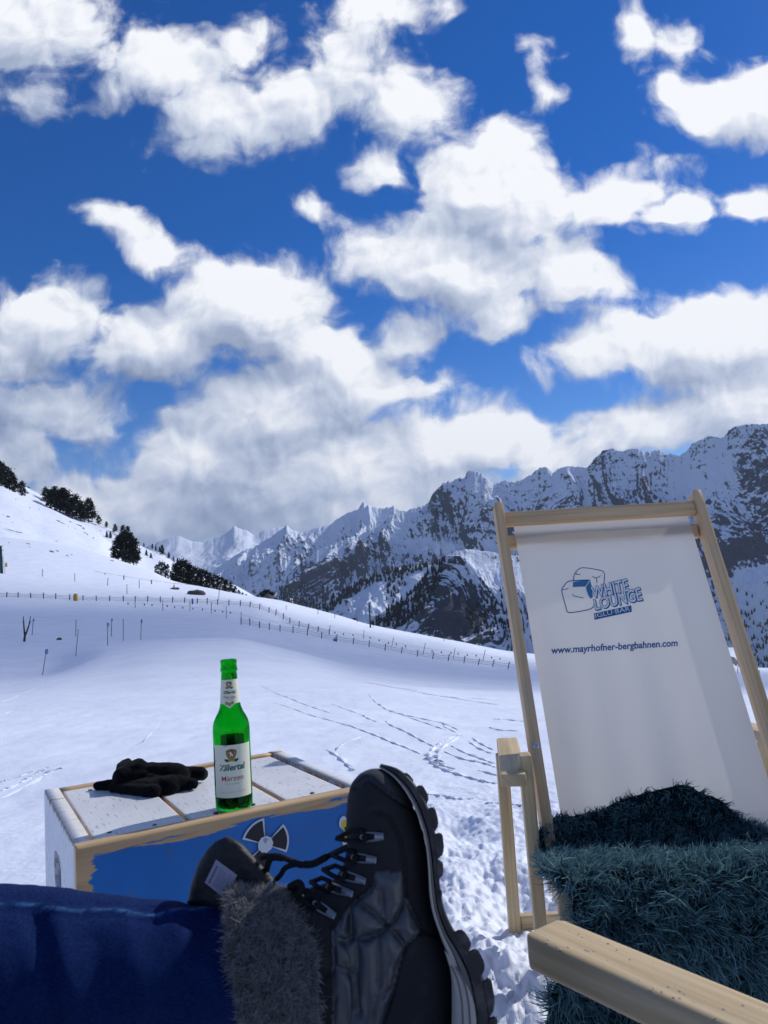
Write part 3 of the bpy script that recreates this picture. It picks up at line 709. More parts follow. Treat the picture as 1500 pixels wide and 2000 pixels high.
# ------------------------------------------------------------------ the bottle
def build_bottle():
    base = PZ(458, 1579, ZT - .004); root = empty('beer_bottle', base)
    tag(root, 'green glass beer bottle with white label standing on the box', 'bottle')
    g = bpy.data.materials.new('green_glass'); g.use_nodes = True; t = NT(g.node_tree); t.n.clear()
    out = t.node('ShaderNodeOutputMaterial'); gl = t.node('ShaderNodeBsdfGlass'); gl.inputs['Color'].default_value = (.18, .79, .27, 1); gl.inputs['Roughness'].default_value = 0.0; gl.inputs['IOR'].default_value = 1.5
    t.l.new(gl.outputs[0], out.inputs['Surface'])
    prof = [(.0, .004), (.018, .0035), (.027, .001), (.0305, .003), (.0322, .008), (.0325, .030), (.0325, .120), (.0325, .137), (.0318, .146), (.0296, .154), (.0262, .161), (.0222, .168), (.0190, .176), (.0173, .185), (.0163, .198), (.0152, .214), (.0142, .228), (.0137, .236), (.0137, .2385), (.0150, .240), (.0153, .243), (.0143, .2455), (.0140, .252), (.0146, .2545), (.0146, .2585), (.0132, .260)]
    inner = [(r - (.0026 if z < .23 else .004), z) for r, z in prof if z > .004 and r > .003]
    inner[-1] = (.0098, .2595)
    full = prof + [(.0110, .2603)] + inner[::-1][0:-4] + [(.0292, .011), (.026, .0085), (.014, .0125), (.0, .015)]
    MB().lathe(full, 64).build('glass_body', g, root).matrix_parent_inverse = Matrix()
    # last sip of beer
    lq = bpy.data.materials.new('beer'); lq.use_nodes = True; t = NT(lq.node_tree); t.n.clear(); out = t.node('ShaderNodeOutputMaterial'); gl = t.node('ShaderNodeBsdfGlass')
    gl.inputs['Color'].default_value = (.40, .28, .05, 1); gl.inputs['IOR'].default_value = 1.34; t.l.new(gl.outputs[0], out.inputs['Surface'])
    MB().lathe([(.0, .0155), (.0135, .0130), (.025, .0092), (.0288, .0115), (.0297, .016), (.0297, .0205), (.0, .0205)], 48).build('beer', lq, root).matrix_parent_inverse = Matrix()
    # paper labels: curved sheets 0.25 mm proud of the glass
    paper, t, b = mat('label_paper', (.72, .72, .57), .55, .3); 
    oc = t.coord('Object'); t.l.new(t.bump(t.noise(oc, 300, 3, .5), .1, .0005), b.inputs['Normal'])
    cream = paper
    to = (CAMP - base); face = math.atan2(to.y, to.x) + R(-4)             # label turned a little off the lens
    def rad(z): return float(np.interp(z, [p[1] for p in prof[3:]], [p[0] for p in prof[3:]]))
    def wrap(x, z, o=.0003):                                               # x metres along the paper, seen left to right
        r = rad(z) + o; a = face + x / r; return (r * math.cos(a), r * math.sin(a), z)
    def sheet(x0, x1, z0, z1, mi_mat, name, o=.0003, bottom=None, n=40, m=12):
        V, nn = [], n + 1
        for j in range(m + 1):
            for i in range(nn):
                x = x0 + (x1 - x0) * i / n; zb = z0 + (bottom(x) if bottom else 0); z = zb + (z1 - zb) * j / m
                V.append(wrap(x, z, o))
        V2 = [(p[0] * (1 - .0002 / .03), p[1] * (1 - .0002 / .03), p[2]) for p in V]
        me = from_np(name, np.array(V), gridF(m + 1, nn)); return link(name, me, mi_mat, root)
    lab = sheet(-.036, .040, .0265, .1155, cream, 'front_label'); lab.matrix_parent_inverse = Matrix()
    tilt = lambda x: .007 * (1 - abs(x) / .016) ** 1 * -1 if abs(x) < .016 else 0
    nk = sheet(-.030, .030, .184, .2255, cream, 'neck_label', bottom=lambda x: -.0075 * max(0, 1 - abs(x) / .011)); nk.matrix_parent_inverse = Matrix()
    face += math.pi; bk = sheet(-.026, .026, .030, .126, flat_mat('back_label_paper', (.35, .33, .22), .7), 'back_label'); bk.matrix_parent_inverse = Matrix(); face -= math.pi
    GRN, RED, GOLD, WHT, DGR, GRY = (flat_mat('print_' + n, c, .5) for n, c in (('green', (.004, .115, .075)), ('red', (.36, .055, .040)), ('gold', (.42, .30, .05)), ('white', (.72, .72, .68)), ('dark_green', (.010, .06, .04)), ('grey', (.25, .27, .25))))
    mats = [GRN, RED, GOLD, WHT, DGR, GRY]
    def printing(parent, shapes):
        sh = Sheet()
        for V, F, mi in shapes: sh.add(V, F, mi)
        o = sh.build('print', mats, parent); o.matrix_parent_inverse = Matrix(); return o
    def tx(s, x0, x1, z0, z1, mi, o, offset=0.0, shear=0.0, slope=0.0):
        V, F = text_mesh(s, shear, offset); bx = box_of(V)
        return (*place_text(V, F, bx, lambda u, v: wrap(x0 + (x1 - x0) * u, z0 + (z1 - z0) * v + slope * u, o)), mi)
    def poly(pts, mi, o, cx=0, cz=0, sc=1):
        ctr = np.mean(pts, 0); V = [wrap(cx + x * sc, cz + z * sc, o) for x, z in pts] + [wrap(cx + ctr[0] * sc, cz + ctr[1] * sc, o)]; n = len(pts)
        return (V, [[i, (i + 1) % n, n] for i in range(n)], mi)
    def circle(r, k=18): return [(r * math.cos(2 * math.pi * i / k), r * math.sin(2 * math.pi * i / k)) for i in range(k)]
    def crest(cx, cz, s, o):
        shield = [(-1, .75), (-.55, 1.0), (0, 1.1), (.55, 1.0), (1, .75), (.92, .1), (.6, -.6), (0, -1.0), (-.6, -.6), (-.92, .1)]
        horse = [(-.30, -.42), (-.10, -.20), (-.26, .02), (-.32, .30), (-.14, .46), (.02, .40), (-.02, .22), (.20, .08), (.30, -.12), (.22, -.46), (.12, -.20), (-.02, -.16), (-.12, -.44)]
        out = [poly(shield, 2, o, cx, cz, s), poly(shield, 0, o + .00006, cx, cz + .0003, s * .86), poly(shield, 2, o + .00012, cx, cz, s * .70),
               poly([(x * .50, z * .50 * 1.35) for x, z in circle(1)], 1, o + .00018, cx, cz + s * .18, s), poly(horse, 3, o + .00024, cx, cz + s * .15, s)]
        for sg in (-1, 1): out.append(poly([(sg * .35, -.75), (sg * 1.2, -.62), (sg * 1.25, -1.0), (sg * .95, -.92), (sg * 1.05, -1.2), (sg * .30, -1.12)], 4, o + .00003, cx, cz, s))
        out.append(poly([(-.5, -.72), (.5, -.72), (.55, -1.12), (-.55, -1.12)], 2, o + .00009, cx, cz, s))
        return out
    o1 = .00055
    shp = crest(.0005, .0985, .0098, o1)
    shp += [tx('Zillertal', -.0235, .0245, .0715, .0825, 0, o1, .028, .12, .0018), tx('Märzen', -.0185, .0205, .0545, .0632, 1, o1, .002, 0, .0012), tx('Edel gereift', -.0115, .0130, .0487, .0511, 5, o1),
            tx('nach alter Tradition in Tirol gebraut', -.0240, .0250, .0352, .0369, 5, o1, 0, 0, .0008)]
    shp += [poly([(-.0355, .0835), (-.0355, .0880), (-.0115, .1150), (-.0055, .1150)], 0, o1), poly([(-.0355, .0852), (-.0355, .0858), (-.0090, .1150), (-.0082, .1150)], 3, o1 + .0001)]
    printing(lab, shp)
    shp = crest(0, .2165, .0055, o1) + [tx('Zillertal', -.0118, .0122, .2010, .2062, 0, o1, .028, .12, .0006), tx('Märzen', -.0105, .0115, .1930, .1975, 1, o1), tx('Edel gereift', -.0065, .0070, .1900, .1914, 5, o1)]
    for x, z in ((-.0052, .1852), (.0052, .1852), (0, .1832)): shp += [poly(circle(.0030), 2, o1, x, z), poly(circle(.0018), 5, o1 + .0001, x, z), poly(circle(.0013), 2, o1 + .0002, x, z)]
    printing(nk, shp)
    return root
BOTTLE = build_bottle()

# ------------------------------------------------------------------ soft bodies: closed lumps fused by a voxel remesh
def capsule(mb, a, b, ra, rb, n=12, flat=None):
    a, b = Vector(a), Vector(b); ax = (b - a); L = ax.length; q = ax.to_track_quat('Z', 'Y').to_matrix().to_4x4(); q.translation = a
    pr = []
    for k in range(6): th = -math.pi / 2 + math.pi / 2 * k / 6; pr.append((max(ra * math.cos(th), 1e-5), ra * math.sin(th)))
    for k in range(7): th = math.pi / 2 * k / 6; pr.append((max(rb * math.cos(th), 1e-5), L + rb * math.sin(th)))
    if flat is not None: q = Matrix.Translation(a) @ flat @ Matrix.Translation(-a) @ q
    mb.lathe(pr, n, q)
def fuse(mb, voxel, iters=4):
    bmesh.ops.recalc_face_normals(mb.bm, faces=list(mb.bm.faces))
    me = bpy.data.meshes.new('tmp'); mb.bm.to_mesh(me); mb.bm.free(); o = bpy.data.objects.new('tmp', me); COL.objects.link(o)
    r = o.modifiers.new('r', 'REMESH'); r.mode = 'VOXEL'; r.voxel_size = voxel
    s = o.modifiers.new('s', 'SMOOTH'); s.iterations = iters; s.factor = .5
    dg = bpy.context.evaluated_depsgraph_get(); dg.update(); m2 = bpy.data.meshes.new_from_object(o.evaluated_get(dg)); bpy.data.objects.remove(o); bpy.data.meshes.remove(me)
    return m2
def co(me):
    V = np.empty(len(me.vertices) * 3, np.float32); me.vertices.foreach_get('co', V); return V.reshape(-1, 3).astype(float)
def nor(me):
    V = np.empty(len(me.vertices) * 3, np.float32); me.vertex_normals.foreach_get('vector', V); return V.reshape(-1, 3).astype(float)
def setco(me, V): me.vertices.foreach_set('co', np.asarray(V, np.float32).ravel()); me.update()

M_WOOL, t, b = mat('black_wool', (.0035, .0035, .005), .95, .05, **{'Sheen Weight': .05, 'Sheen Roughness': .5})
oc = t.coord('Object'); kn = t.noise(oc, 900, 2, .5); k2 = t.noise(oc, 90, 4, .6); t.l.new(t.bump(t.math('ADD', kn, k2), .6, .002), b.inputs['Normal'])
def lift(px, py, h): p = PZ(px, py + 0, ZT + h - .004); return p
def build_gloves():
    # lower glove lies palm down, fingers to the left; upper one is crumpled over it with the fingers to the right
    def glove(name, segs, label):
        mb = MB()
        for (a, b, ra, rb) in segs: capsule(mb, a, b, ra * 1.18, rb * 1.18)
        me = fuse(mb, .0032, 6); V = co(me); V = V + nor(me) * (.0012 * fbm(V[:, 0] * 60 + V[:, 2] * 40, V[:, 1] * 60 + V[:, 2] * 33, 3))[:, None]
        V[:, 2] = np.maximum(V[:, 2], ZT - .003); setco(me, V)
        o = link(name, me, M_WOOL); return tag(o, label, 'glove', 'black gloves on the box')
    L = lift
    glove('knitted_glove', [(L(208, 1533, .010), L(300, 1540, .011), .009, .016), (L(190, 1535, .009), L(215, 1533, .010), .008, .010), (L(230, 1522, .012), L(290, 1526, .014), .010, .018), (L(300, 1530, .014), L(345, 1532, .012), .020, .016), (L(235, 1532, .010), L(330, 1536, .012), .014, .018),
                            (L(222, 1540, .008), L(300, 1546, .010), .008, .012), (L(345, 1534, .011), L(372, 1531, .010), .013, .010)],
          'black knitted glove lying flat on the box beneath the crumpled one, fingers to the left')
    glove('knitted_glove', [(L(258, 1514, .026), L(345, 1516, .022), .024, .022), (L(240, 1518, .026), L(330, 1526, .016), .018, .017), (L(240, 1515, .030), L(245, 1500, .036), .016, .015), (L(250, 1502, .036), L(272, 1492, .046), .014, .010), (L(272, 1498, .045), L(276, 1488, .052), .006, .006), (L(236, 1496, .040), L(250, 1489, .045), .008, .008), (L(255, 1510, .030), L(330, 1512, .028), .018, .019),
                            (L(300, 1505, .032), L(350, 1508, .030), .013, .014), (L(330, 1507, .028), L(392, 1510, .020), .013, .011), (L(335, 1518, .020), L(396, 1513, .014), .012, .010), (L(330, 1526, .014), L(378, 1531, .011), .012, .009), (L(300, 1524, .018), L(350, 1530, .014), .014, .012)],
          'black knitted glove crumpled on top of the other one, fingers pointing to the bottle')
build_gloves()
# ------------------------------------------------------------------ deck chair
def wood_material(name, c1=(.54, .35, .17), c2=(.70, .49, .28), dark=(.34, .19, .075)):
    m, t, b = mat(name, c1, .48, .35)
    ua = t.coord('UV'); g = t.noise(t.mapping(ua, scale=(2.2, 95, 1)), 1.0, 6, .62, .15, dim='2D'); g2 = t.noise(t.mapping(ua, scale=(1.0, 22, 1)), 1.0, 3, .5, dim='2D')
    st = t.noise(t.coord('Object'), 7, 4, .6)
    col = t.mix(t.mrange(g, .3, .7), c1, c2); col = t.mix(t.math('MULTIPLY', t.mrange(g2, .55, .75), .55), col, dark); col = t.mix(t.math('MULTIPLY', t.mrange(st, .5, .75), .35), col, (.44, .38, .32))
    t.l.new(col, b.inputs['Base Color']); t.l.new(t.mrange(g, .2, .8, .40, .6), b.inputs['Roughness']); t.l.new(t.bump(g, .35, .0008), b.inputs['Normal'])
    return m
M_WOOD = wood_material('oiled_beech')
M_WOOD2 = wood_material('weathered_beech', (.47, .345, .185), (.61, .475, .28), (.31, .215, .115))
M_STEEL = mat('bolt_steel', (.55, .56, .58), .3, .5, 1.0)[0]
def beam(name, a, b, w, t, mat_, parent, side=(1, 0, 0), bev=.004, ends=(0, 0), seg=2, round_end=None):
    """squared timber with eased edges and grain along its length (UV u along the timber in metres)"""
    a, b = Vector(a), Vector(b); ax = (b - a).normalized(); s = Vector(side); s = (s - ax * s.dot(ax)).normalized(); n = ax.cross(s); L = (b - a).length
    bm = bmesh.new(); K = max(2, int(L / .05)); rings = []
    for k in range(K + 1):
        p = a + ax * (L * k / K); rings.append([bm.verts.new(p + s * (i * w / 2) + n * (j * t / 2)) for i, j in ((-1, -1), (1, -1), (1, 1), (-1, 1))])
    for r0, r1 in zip(rings, rings[1:]):
        for k in range(4): bm.faces.new((r0[k], r0[(k + 1) % 4], r1[(k + 1) % 4], r1[k]))
    bm.faces.new(rings[0][::-1]); bm.faces.new(rings[-1])
    bmesh.ops.recalc_face_normals(bm, faces=list(bm.faces))
    es = [e for e in bm.edges if e.calc_face_angle(0) > .5]
    bmesh.ops.bevel(bm, geom=es, offset=bev, segments=seg, affect='EDGES', profile=.6)
    if round_end:                                         # round the b end in the plane of w
        for v in bm.verts:
            x = (v.co - a).dot(ax); y = (v.co - a).dot(s)
            over = x - (L - round_end)
            if over > 0: v.co -= ax * (round_end - math.sqrt(max(0, 1 - min(1, abs(y) / (w / 2)) ** 2.6)) * round_end) * min(1, over / round_end)
    uv = bm.loops.layers.uv.new('UVMap'); off = random.random() * 50
    for f in bm.faces:
        for l in f.loops:
            d = l.vert.co - a; l[uv].uv = (d.dot(ax) + off, d.dot(s) + d.dot(n) + off * .37)
    me = bpy.data.meshes.new(name); bm.to_mesh(me); bm.free()
    o = link(name, me, mat_, parent, smooth=True); autosmooth(o, 40); return o

TL, TR = P(972, 989, 2.12), P(1356, 966, 2.12)
ML = P(1005, 1445, 1.84)
SL = (ML - TL).normalized()                              # down the back posts
HW = (TR.x - TL.x) / 2; CXM = (TR.x + TL.x) / 2
def post_at(side, s): return Vector((CXM + side * HW, 0, 0)) + Vector((0, TL.y, TL.z)) + Vector((0, SL.y, SL.z)).normalized() * s
def sl_to_z(z): return (TL.z - z) / -Vector((0, SL.y, SL.z)).normalized().z
chair = empty('deck_chair', (CXM, 1.8, 0)); tag(chair, 'wooden deck chair with printed white canvas facing the camera in the snow', 'chair')
NB = Vector((0, -SL.z, SL.y)); NB = NB if NB.y < 0 else -NB; NB.normalize()       # towards the sitter
S_END = sl_to_z(.235)
for sd in (-1, 1):
    beam('back_post', post_at(sd, S_END), post_at(sd, -.004), .026, .046, M_WOOD, chair, bev=.006, round_end=.012)
beam('top_rail', post_at(-1, .047) + NB * .004 + Vector((.0135, 0, 0)), post_at(1, .047) + NB * .004 - Vector((.0135, 0, 0)), .020, .040, M_WOOD, chair, side=(0, NB.y, NB.z), bev=.004)
beam('canvas_bar', post_at(-1, .108) - NB * .017 + Vector((.0135, 0, 0)), post_at(1, .108) - NB * .017 - Vector((.0135, 0, 0)), .022, .040, M_WOOD, chair, side=(0, NB.y, NB.z), bev=.008)
# armrests, legs, seat rails
ZA = .492
LA0, LA1 = PZ(990, 1440, ZA), PZ(1002, 1512, ZA)
def mir(p): return Vector((2 * CXM - p.x, p.y, p.z))
LGB = PZ(1008, 1850, -.02)
FB0, FB1 = P(1024, 1470, 1.69), PZ(1068, 1945, -.02)
SR1, SR0 = PZ(1106, 1772, .285), PZ(1066, 1655, .225)
for sd in (-1, 1):
    f = (lambda p: p) if sd < 0 else mir
    a0, a1 = f(LA0), f(LA1); up = Vector((0, 0, -.0135))
    beam('armrest', a0 + up, a1 + (a1 - a0).normalized() * .0 + up, .054, .027, M_WOOD2, chair, side=(1, 0, 0), bev=.006, round_end=.006)
    beam('rear_leg', f(LGB), f(Vector((LGB.x - .006, LGB.y - .045, ZA - .028))), .030, .024, M_WOOD2, chair, bev=.004)
    beam('front_leg', f(FB1), f(FB0), .028, .024, M_WOOD2, chair, bev=.004, round_end=.010)
    beam('seat_rail', f(SR0), f(SR1), .028, .050, M_WOOD2, chair, bev=.004, round_end=.004)
    q = post_at(sd, sl_to_z(ZA + .012)) + NB * .0235
    b_ = MB().lathe([(.0075, 0), (.0075, .0012), (.0045, .0030), (.0045, .0042)], 16, NB.to_track_quat('Z', 'Y').to_matrix().to_4x4()).build('bolt', M_STEEL, chair)
    b_.location = q; autosmooth(b_, 30)
beam('leg_stretcher', LGB + Vector((.0155, -.001, .060)), mir(LGB) + Vector((-.0155, -.001, .060)), .020, .036, M_WOOD2, chair, side=(0, 1, 0), bev=.003)
beam('seat_bar', SR1 + Vector((.016, .03, .0)), mir(SR1) + Vector((-.016, .03, .0)), .024, .036, M_WOOD2, chair, side=(0, 1, 0), bev=.004)
# canvas: planar from the bar down the back, then sagging into the seat and up to the seat bar
CW = .238
P0 = post_at(-1, .064) + NB * .000; PD = Vector((0, SL.y, SL.z)).normalized()
def on_canvas(px, py, o=.0012):
    v = ray(px, py); k = (P0 - CAMP).dot(NB) / v.dot(NB); return CAMP + v * k + NB * o
def build_canvas():
    xs = np.linspace(-CW, CW, 61); path = [P0 + PD * s for s in np.linspace(0, sl_to_z(.40) - .064, 70)]
    e = path[-1]; mid = Vector((0, 1.705, .215)); fr = Vector((0, SR1.y + .02, .300))
    for k in range(1, 26):
        t = k / 25; q0 = e; p = q0 * (1 - t) ** 3 + (q0 + PD * .16) * 3 * (1 - t) ** 2 * t + Vector((0, 1.60, .20)) * 3 * (1 - t) * t * t + fr * t ** 3; path.append(p)
    for k in range(1, 6): path.append(fr + Vector((0, -.004 * math.sin(k), -.012 * k)))
    V = []
    for i, p in enumerate(path):
        t = i / len(path)
        for x in xs:
            sag = -.0045 * math.sin(math.pi * (x / CW + 1) / 2) * (min(1, i / 12)) + .0035 * math.sin(5.5 * x / CW + 1.2 + t * 1.5) * t + .0016 * math.sin(13 * x / CW + 3 * t) * t
            V.append((CXM + x, *(p + NB * sag)[1:]))
    m, t, b = mat('cream_canvas', (.60, .585, .55), .85, .15)
    oc = t.coord('Object'); w1 = t.noise(t.mapping(oc, scale=(900, 60, 60)), 1, 2, .5); w2 = t.noise(t.mapping(oc, scale=(60, 900, 900)), 1, 2, .5); bl = t.noise(t.mapping(oc, scale=(5, 1.5, 1.5)), 1.6, 4, .6)
    col = t.mix(t.mrange(bl, .3, .7), (.65, .60, .51), (.71, .66, .565)); t.l.new(col, b.inputs['Base Color'])
    t.l.new(t.bump(t.math('ADD', w1, w2), .25, .0006), b.inputs['Normal'])
    tr = t.node('ShaderNodeBsdfTranslucent'); tr.inputs['Color'].default_value = (.80, .76, .70, 1); mx = t.node('ShaderNodeMixShader'); mx.inputs[0].default_value = .55
    t.l.new(b.outputs[0], mx.inputs[1]); t.l.new(tr.outputs[0], mx.inputs[2]); t.l.new(mx.outputs[0], t.n['Material Output'].inputs['Surface'])
    me = from_np('canvas', np.array(V), gridF(len(path), len(xs))); cv = link('canvas', me, m, chair)
    # hem roll round the bar
    return cv
CANVAS = build_canvas()
def c4(x, y): return (940 + x / 2.6786, 940 + y / 2.6786)     # logo drawn in the plane of the canvas
def build_print():
    BL, WH, LB = flat_mat('print_blue', (.020, .125, .30), .7), flat_mat('canvas_white_print', (.82, .82, .80), .7), flat_mat('print_light_blue', (.055, .20, .36), .7)
    sh = Sheet()
    def f0(o): return lambda x, y: tuple(on_canvas(*c4(x, y), o))
    def line(pts, w=4.2, closed=False, o=.0014): sh.add(*stroke(smooth_pts(pts, 5, closed), w, f0(o), closed), 0)
    def fill(pts, mi, o): sh.add([f0(o)(x, y) for x, y in pts] + [f0(o)(*np.mean(pts, 0))], [[i, (i + 1) % len(pts), len(pts)] for i in range(len(pts))], mi)
    # two ice cubes
    line([(481, 522), (484, 498), (492, 478), (508, 462), (526, 454), (562, 456), (602, 463), (628, 469), (641, 478), (644, 500), (641, 536)], 4.6)
    line([(486, 486), (500, 488), (517, 489)]); line([(579, 499), (598, 506), (612, 503), (624, 494)]); line([(598, 506), (603, 516), (604, 534)])
    line([(567, 518), (520, 519), (470, 522), (448, 530), (432, 549), (421, 570), (424, 592), (432, 622), (441, 655), (447, 678), (458, 688), (500, 684), (545, 676), (572, 668), (588, 656)], 5.2)
    line([(421, 571), (440, 566), (456, 562)]); line([(476, 590), (484, 600), (506, 606), (534, 612)]); line([(590, 618), (592, 634), (586, 650)], 4); line([(500, 478), (496, 490)], 3)
    fill([(480, 527), (524, 521), (566, 518), (556, 536), (544, 552), (510, 553), (478, 555)], 2, .0013)
    fill([(569, 518), (576, 545), (580, 580), (584, 606), (572, 616), (560, 600), (552, 578), (546, 556), (558, 538)], 2, .0013)
    def word(s, bl, br, h0, h1, mi, o, offset=0., shear=.0, sx=0):
        V, F = text_mesh(s, shear, offset); V0, _ = text_mesh(s, shear, 0); bx = box_of(V0)
        bl, br = np.array(bl, float), np.array(br, float); d = br - bl; upv = np.array([d[1], -d[0]]) / np.linalg.norm(d)
        def fn(u, v): q = bl + d * u + upv * (v * (h0 + (h1 - h0) * u)); return tuple(on_canvas(*c4(q[0] - sx * 0, q[1]), o))
        sh.add(*place_text(V, F, bx, fn), mi)
    for s, bl, br, h0, h1 in (('WHITE', (583, 612), (772, 574), 56, 62), ('LOUNGE', (598, 674), (842, 622), 54, 66)):
        word(s, bl, br, h0, h1, 0, .0016, .05); word(s, (bl[0] + 5, bl[1] + 4), (br[0] + 5, br[1] + 4), h0, h1, 0, .0015, .035); word(s, bl, br, h0, h1, 1, .0019, .012)
    fill([(589, 692), (784, 650), (787, 684), (592, 726)], 0, .0015); word('IGLU·BAR', (598, 716), (778, 678), 22, 24, 1, .0019, .0)
    sh.build('logo_print', [BL, WH, LB], CANVAS); sh = Sheet()
    word('www.mayrhofner-bergbahnen.com', (369, 914), (1027, 874), 46, 46, 0, .0016, .028, .10)
    sh.build('address_print', [BL, WH, LB], CANVAS)
build_print()

# ------------------------------------------------------------------ fur made of many tapering locks
def fur_mesh(roots, dirs, lens, width, curl, seed=0, nseg=4, clump=None, bend=(0, 0, -1), bendk=.3, normals=None):
    rs = np.random.RandomState(seed); n = len(roots); roots = np.asarray(roots); dirs = dirs / (np.linalg.norm(dirs, axis=1, keepdims=True) + 1e-9)
    side = np.cross(dirs, rs.normal(size=(n, 3))); side /= np.linalg.norm(side, axis=1, keepdims=True) + 1e-9
    ph = rs.rand(n, 1) * 6.28; t2 = np.cross(dirs, side); V = []
    for k in range(nseg + 1):
        t = k / nseg; c = roots + dirs * (lens[:, None] * t) + np.array(bend)[None] * (lens[:, None] * bendk * t * t)
        c = c + (side * np.sin(ph + t * 3.2) + t2 * np.cos(ph + t * 2.6) - side * np.sin(ph) - t2 * np.cos(ph)) * (lens[:, None] * curl * t)
        w = width * (1 - .85 * t ** 1.5); V += [c - side * w / 2, c + side * w / 2]
    V = np.stack(V, 1)                                     # (n, 2(nseg+1), 3)
    base = (np.arange(n) * 2 * (nseg + 1))[:, None]; F = []
    for k in range(nseg): F.append(np.stack([base[:, 0] + 2 * k, base[:, 0] + 2 * k + 1, base[:, 0] + 2 * k + 3, base[:, 0] + 2 * k + 2], -1))
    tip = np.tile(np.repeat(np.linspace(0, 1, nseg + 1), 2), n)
    return V.reshape(-1, 3), np.concatenate(F), tip, np.repeat(rs.rand(n), 2 * (nseg + 1))
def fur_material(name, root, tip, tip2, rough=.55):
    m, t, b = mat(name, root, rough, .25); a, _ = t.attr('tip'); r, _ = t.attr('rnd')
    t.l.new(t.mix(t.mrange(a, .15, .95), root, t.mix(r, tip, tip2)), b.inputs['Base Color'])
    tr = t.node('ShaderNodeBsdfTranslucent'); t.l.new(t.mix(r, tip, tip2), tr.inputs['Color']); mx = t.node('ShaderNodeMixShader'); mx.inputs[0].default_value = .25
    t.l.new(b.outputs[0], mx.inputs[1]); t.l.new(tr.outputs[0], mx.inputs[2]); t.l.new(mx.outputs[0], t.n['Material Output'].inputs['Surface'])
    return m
def build_sheepskin():
    rows = [  # (photo x left, y left, photo x right, y right, distance): down the back, into the seat, over the front edge, down to the snow
        None,
        [P(1052, 1640, 1.735), P(1560, 1625, 1.735)], [P(1058, 1690, 1.66), P(1600, 1672, 1.66)], [P(1058, 1690, 1.50), P(1640, 1672, 1.50)], [P(1082, 1712, 1.43), P(1660, 1690, 1.43)], [P(1118, 1765, 1.395), P(1680, 1745, 1.395)],
        [P(1115, 1850, 1.375), P(1685, 1835, 1.375)], [P(1085, 1930, 1.365), P(1690, 1920, 1.365)], [P(1052, 2040, 1.36), P(1690, 2030, 1.36)]]
    top = [(1054, 1622), (1072, 1600), (1092, 1590), (1116, 1590), (1148, 1583), (1180, 1577), (1204, 1562), (1228, 1552), (1260, 1544), (1284, 1538), (1320, 1530), (1344, 1532), (1372, 1546), (1400, 1558), (1420, 1578), (1440, 1594), (1460, 1610), (1490, 1626), (1530, 1640)]
    n = 90; tx_ = np.linspace(0, 1, n)
    tp = [on_canvas(x, y + 6, .010) for x, y in zip(np.interp(tx_, np.linspace(0, 1, len(top)), [p[0] for p in top]), np.interp(tx_, np.linspace(0, 1, len(top)), [p[1] for p in top]))]
    ctrl = [np.array(tp)] + [np.array([np.array(a) * (1 - u) + np.array(b) * u for u in tx_]) for a, b in rows[1:]]
    ctrl = np.stack(ctrl); k = np.arange(len(ctrl)); m = 150; s = np.linspace(0, len(ctrl) - 1, m)
    V = np.stack([np.stack([smooth_interp(s, k, ctrl[:, j, c]) for c in range(3)], -1) for j in range(n)], 1)    # (m, n, 3)
    du = np.gradient(V, axis=1); dv = np.gradient(V, axis=0); nn = np.cross(dv, du); nn /= np.linalg.norm(nn, axis=-1, keepdims=True) + 1e-9
    if nn[m // 2, n // 2, 1] > 0: nn = -nn
    gx, gy = np.meshgrid(np.arange(n) / n, s / len(ctrl))
    V = V + nn * (.011 * fbm(gx * 5, gy * 6, 3) + .006 * fbm(gx * 14, gy * 18, 2))[..., None]
    MS, t, b = mat('sheepskin_hide', (.006, .016, .020), .9, .1)
    me = from_np('sheepskin', V.reshape(-1, 3), gridF(m, n)); o = link('sheepskin', me, MS); tag(o, 'dark teal sheepskin lying over the seat and back of the deck chair', 'sheepskin')
    sm = o.modifiers.new('thick', 'SOLIDIFY'); sm.thickness = .006; sm.offset = -1
    rs = np.random.RandomState(5); N = 47000
    i = rs.rand(N) * (m - 1.001); j = rs.rand(N) * (n - 1.001)
    def bil(A):
        a, b_ = i.astype(int), j.astype(int); fi, fj = (i - a)[:, None], (j - b_)[:, None]
        return A[a, b_] * (1 - fi) * (1 - fj) + A[a + 1, b_] * fi * (1 - fj) + A[a, b_ + 1] * (1 - fi) * fj + A[a + 1, b_ + 1] * fi * fj
    R0, NN, DV, DU = bil(V), bil(nn), bil(dv), bil(du); DV /= np.linalg.norm(DV, axis=1, keepdims=True); DU /= np.linalg.norm(DU, axis=1, keepdims=True)
    fx, fy = fbm(j * .16, i * .16, 3), fbm(j * .16 + 40, i * .16 + 13, 3)                     # locks lean together
    lo = (1 - sstep(22, 40, i))[:, None]
    d = NN * (.30 + .22 * rs.rand(N, 1)) + DU * (fx[:, None] * 2.2) + DV * ((.45 + 1.8 * fy)[:, None]) * (1 - lo) + DV * (-.35 + .6 * fy)[:, None] * lo + rs.normal(size=(N, 3)) * .16
    edge = np.minimum(np.minimum(j, n - j) / 5, 1); L = (.019 + .016 * rs.rand(N) + .010 * sstep(55, 90, i)) * (.8 + .35 * fbm(j * .3, i * .3, 2)) * (.62 + .38 * sstep(3, 14, i))
    # pull tips of each lock to a shared point
    cell = np.floor(j / 2.3 + .8 * fbm(j * .3, i * .3, 2)) * 1000 + np.floor(i / 3.1 + .8 * fbm(j * .3 + 9, i * .3, 2)); u, inv = np.unique(cell, return_inverse=True); cnt = np.bincount(inv)[:, None]
    cen = np.stack([np.bincount(inv, (R0 + d * .0)[:, c]) for c in range(3)], 1) / cnt; cd_ = np.stack([np.bincount(inv, d[:, c]) for c in range(3)], 1) / cnt
    tipc = cen[inv] + cd_[inv] * L[:, None]; d = (R0 + d * L[:, None]) * .22 + tipc * .78 - R0
